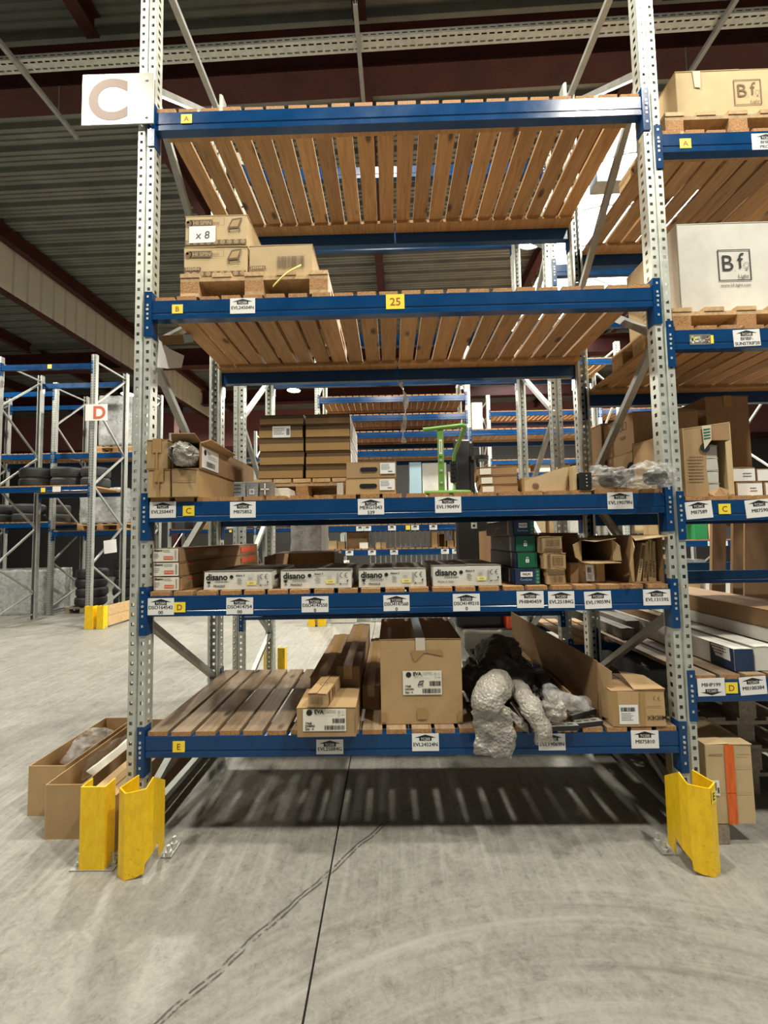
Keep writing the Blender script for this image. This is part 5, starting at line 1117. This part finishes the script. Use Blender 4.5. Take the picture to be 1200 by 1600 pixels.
for c, x in enumerate((-5.72, -5.11, -4.56)):
    for k in range(2): tyre('tyre on the D rack shelf, %s stack, %s' % (('first', 'second', 'third')[c], ('lower', 'upper')[k]), x, 5.95, 2.626+.202*k, (.30, .285, .25)[c])
for c, x in enumerate((-7.55, -6.85, -6.42)):
    for k in range(2): tyre('tyre at the left picture edge, %s stack, %s' % (('outer', 'middle', 'inner')[c], ('lower', 'upper')[k]), x, 7.05 if c < 2 else 7.4, 2.026+.202*k, .30 if c < 2 else .2)
pallet('pallet carrying the tall wrapped load high behind the D sign', -5.15, 6.78, 3.526, .8, .9, .14); loadbox('tall silver-wrapped load high up behind the D sign', -5.12, -4.40, 6.80, 7.6, 3.675, 4.80, seed=2)
pallet('pallet carrying the lower wrapped load behind the D post', -5.55, 6.78, 1.826, 1.0, .9, .14); loadbox('silver-wrapped load on the lower level behind the D post', -5.5, -4.6, 6.80, 7.6, 1.975, 2.75, seed=3, layers=3); 
loadbox('big film-wrapped grey load on the floor at the left picture edge', -7.9, -6.3, 6.85, 7.65, .005, .98, 'silver_wrap', 4, 2); loadbox('low silver-wrapped goods on the D rack shelf beside the post', -5.0+.75, -4.33+.0, 6.3, 6.36, 2.63, 2.8, seed=6, layers=1) if False else None
nt = thing('paper_notice', 'white notice hung on the brace of the D rack', 'notice', (-4.2, 5.8, 1.5)); MB().hexa([(-4.20, 5.72, 1.33), (-3.98, 5.75, 1.36), (-3.98, 5.755, 1.36), (-4.20, 5.725, 1.33), (-4.22, 5.72, 1.58), (-4.0, 5.75, 1.61), (-4.0, 5.755, 1.61), (-4.22, 5.725, 1.58)]).build('sheet', 'white', nt)
# far goods behind the D row
for k in range(12):
    x = -5.6+k*.42; lv = (1.9, 3.1)[k % 2]; Box('carton on the distant rack behind the D row, %s in line' % ('first', 'second', 'third', 'fourth', 'fifth', 'sixth', 'seventh', 'eighth', 'ninth', 'tenth', 'eleventh', 'twelfth')[k], x-.16 if abs(x+3.1) > .3 else x-.4, x+.16 if abs(x+3.1) > .3 else x-.1, 11.3, 11.9, lv+.026, lv+.026+random.uniform(.3, .7), random.choice(('card', 'card_dark', 'white_card', 'charcoal')), tape=None)
for k in range(8):
    x = -5.5+k*.68; Box('wrapped goods on the floor under the distant rack, %s in line' % ('first', 'second', 'third', 'fourth', 'fifth', 'sixth', 'seventh', 'eighth')[k], x-.25, x+.22, 11.3, 12.0, .005, random.uniform(.7, 1.5), random.choice(('silver_wrap', 'card_dark', 'charcoal', 'white_card')), tape=None)
# sheet and sticker by the left frame
ph = thing('paper_hood', 'white folded paper sheet hanging inside the left frame above shelf C', 'paper', (.02, .15, 2.5))
solid(MB().add([(.02, .03, 2.50), (.02, .04, 2.66), (.03, .13, 2.65), (.05, .26, 2.667), (.05, .23, 2.58), (.025, .12, 2.53)], [(0, 1, 2, 5), (2, 3, 4, 5)]).build('hood_sheet', 'white', ph), .003)
bw = thing('cardboard_angle', 'brown cardboard angle with pale sticker tucked in the left frame', 'cardboard', (.02, .2, 2.7)); MB().bar((.02, .06, 2.665), (.02, .40, 2.845), .02, .05).build('angle', 'card_dark', bw); MB().bar((.032, .29, 2.787), (.032, .40, 2.845), .004, .046).build('sticker', 'pale_blue', bw)
# goods and racks deep in the hall
rE = rack('distant rack at the far right of the hall, packed with cartons', (4.2, 6.95, 9.7), 11.2, 1.0, ((4.245, 6.905, (1.5, 2.6)), (6.995, 9.655, (1.5, 2.6))), near=False, Ht=3.6)
rng = random.Random(3); names = ('first', 'second', 'third', 'fourth', 'fifth', 'sixth', 'seventh', 'eighth', 'ninth', 'tenth')
for lv, nm in ((.005, 'floor'), (1.526, 'lower shelf'), (2.626, 'upper shelf')):
    for k in range(10):
        x = 4.5+k*.52; x += .12 if k > 4 else 0
        Box('carton deep in the hall, %s, %s from the frame' % (nm, names[k]), x-.2, x+.2, 11.3, 12.0, lv, lv+rng.uniform(.45, .95), rng.choice(('card', 'card_dark', 'white_card', 'charcoal', 'card_pale', 'silver_wrap')), tape=None)
for lv, nm in ((3.126, 'lower shelf'),):
    for k in range(5):
        x = 4.15+k*.5; Box('carton on the distant rack beyond the blue racks, %s in line' % names[k], x-.18, x+.18, 8.3, 8.9, lv, lv+rng.uniform(.12, .26), rng.choice(('card', 'white_card')), tape=None)
for k in range(9):
    x = 4.16+k*.58
    if abs(x-6.6) < .28: continue
    Box('goods on the floor under the rack beyond the blue racks, %s in line' % names[k], x-.24, x+.24, 8.3, 9.0, .005, rng.uniform(.8, 2.2), rng.choice(('card', 'card_dark', 'white_card', 'charcoal', 'silver_wrap')), tape=None)
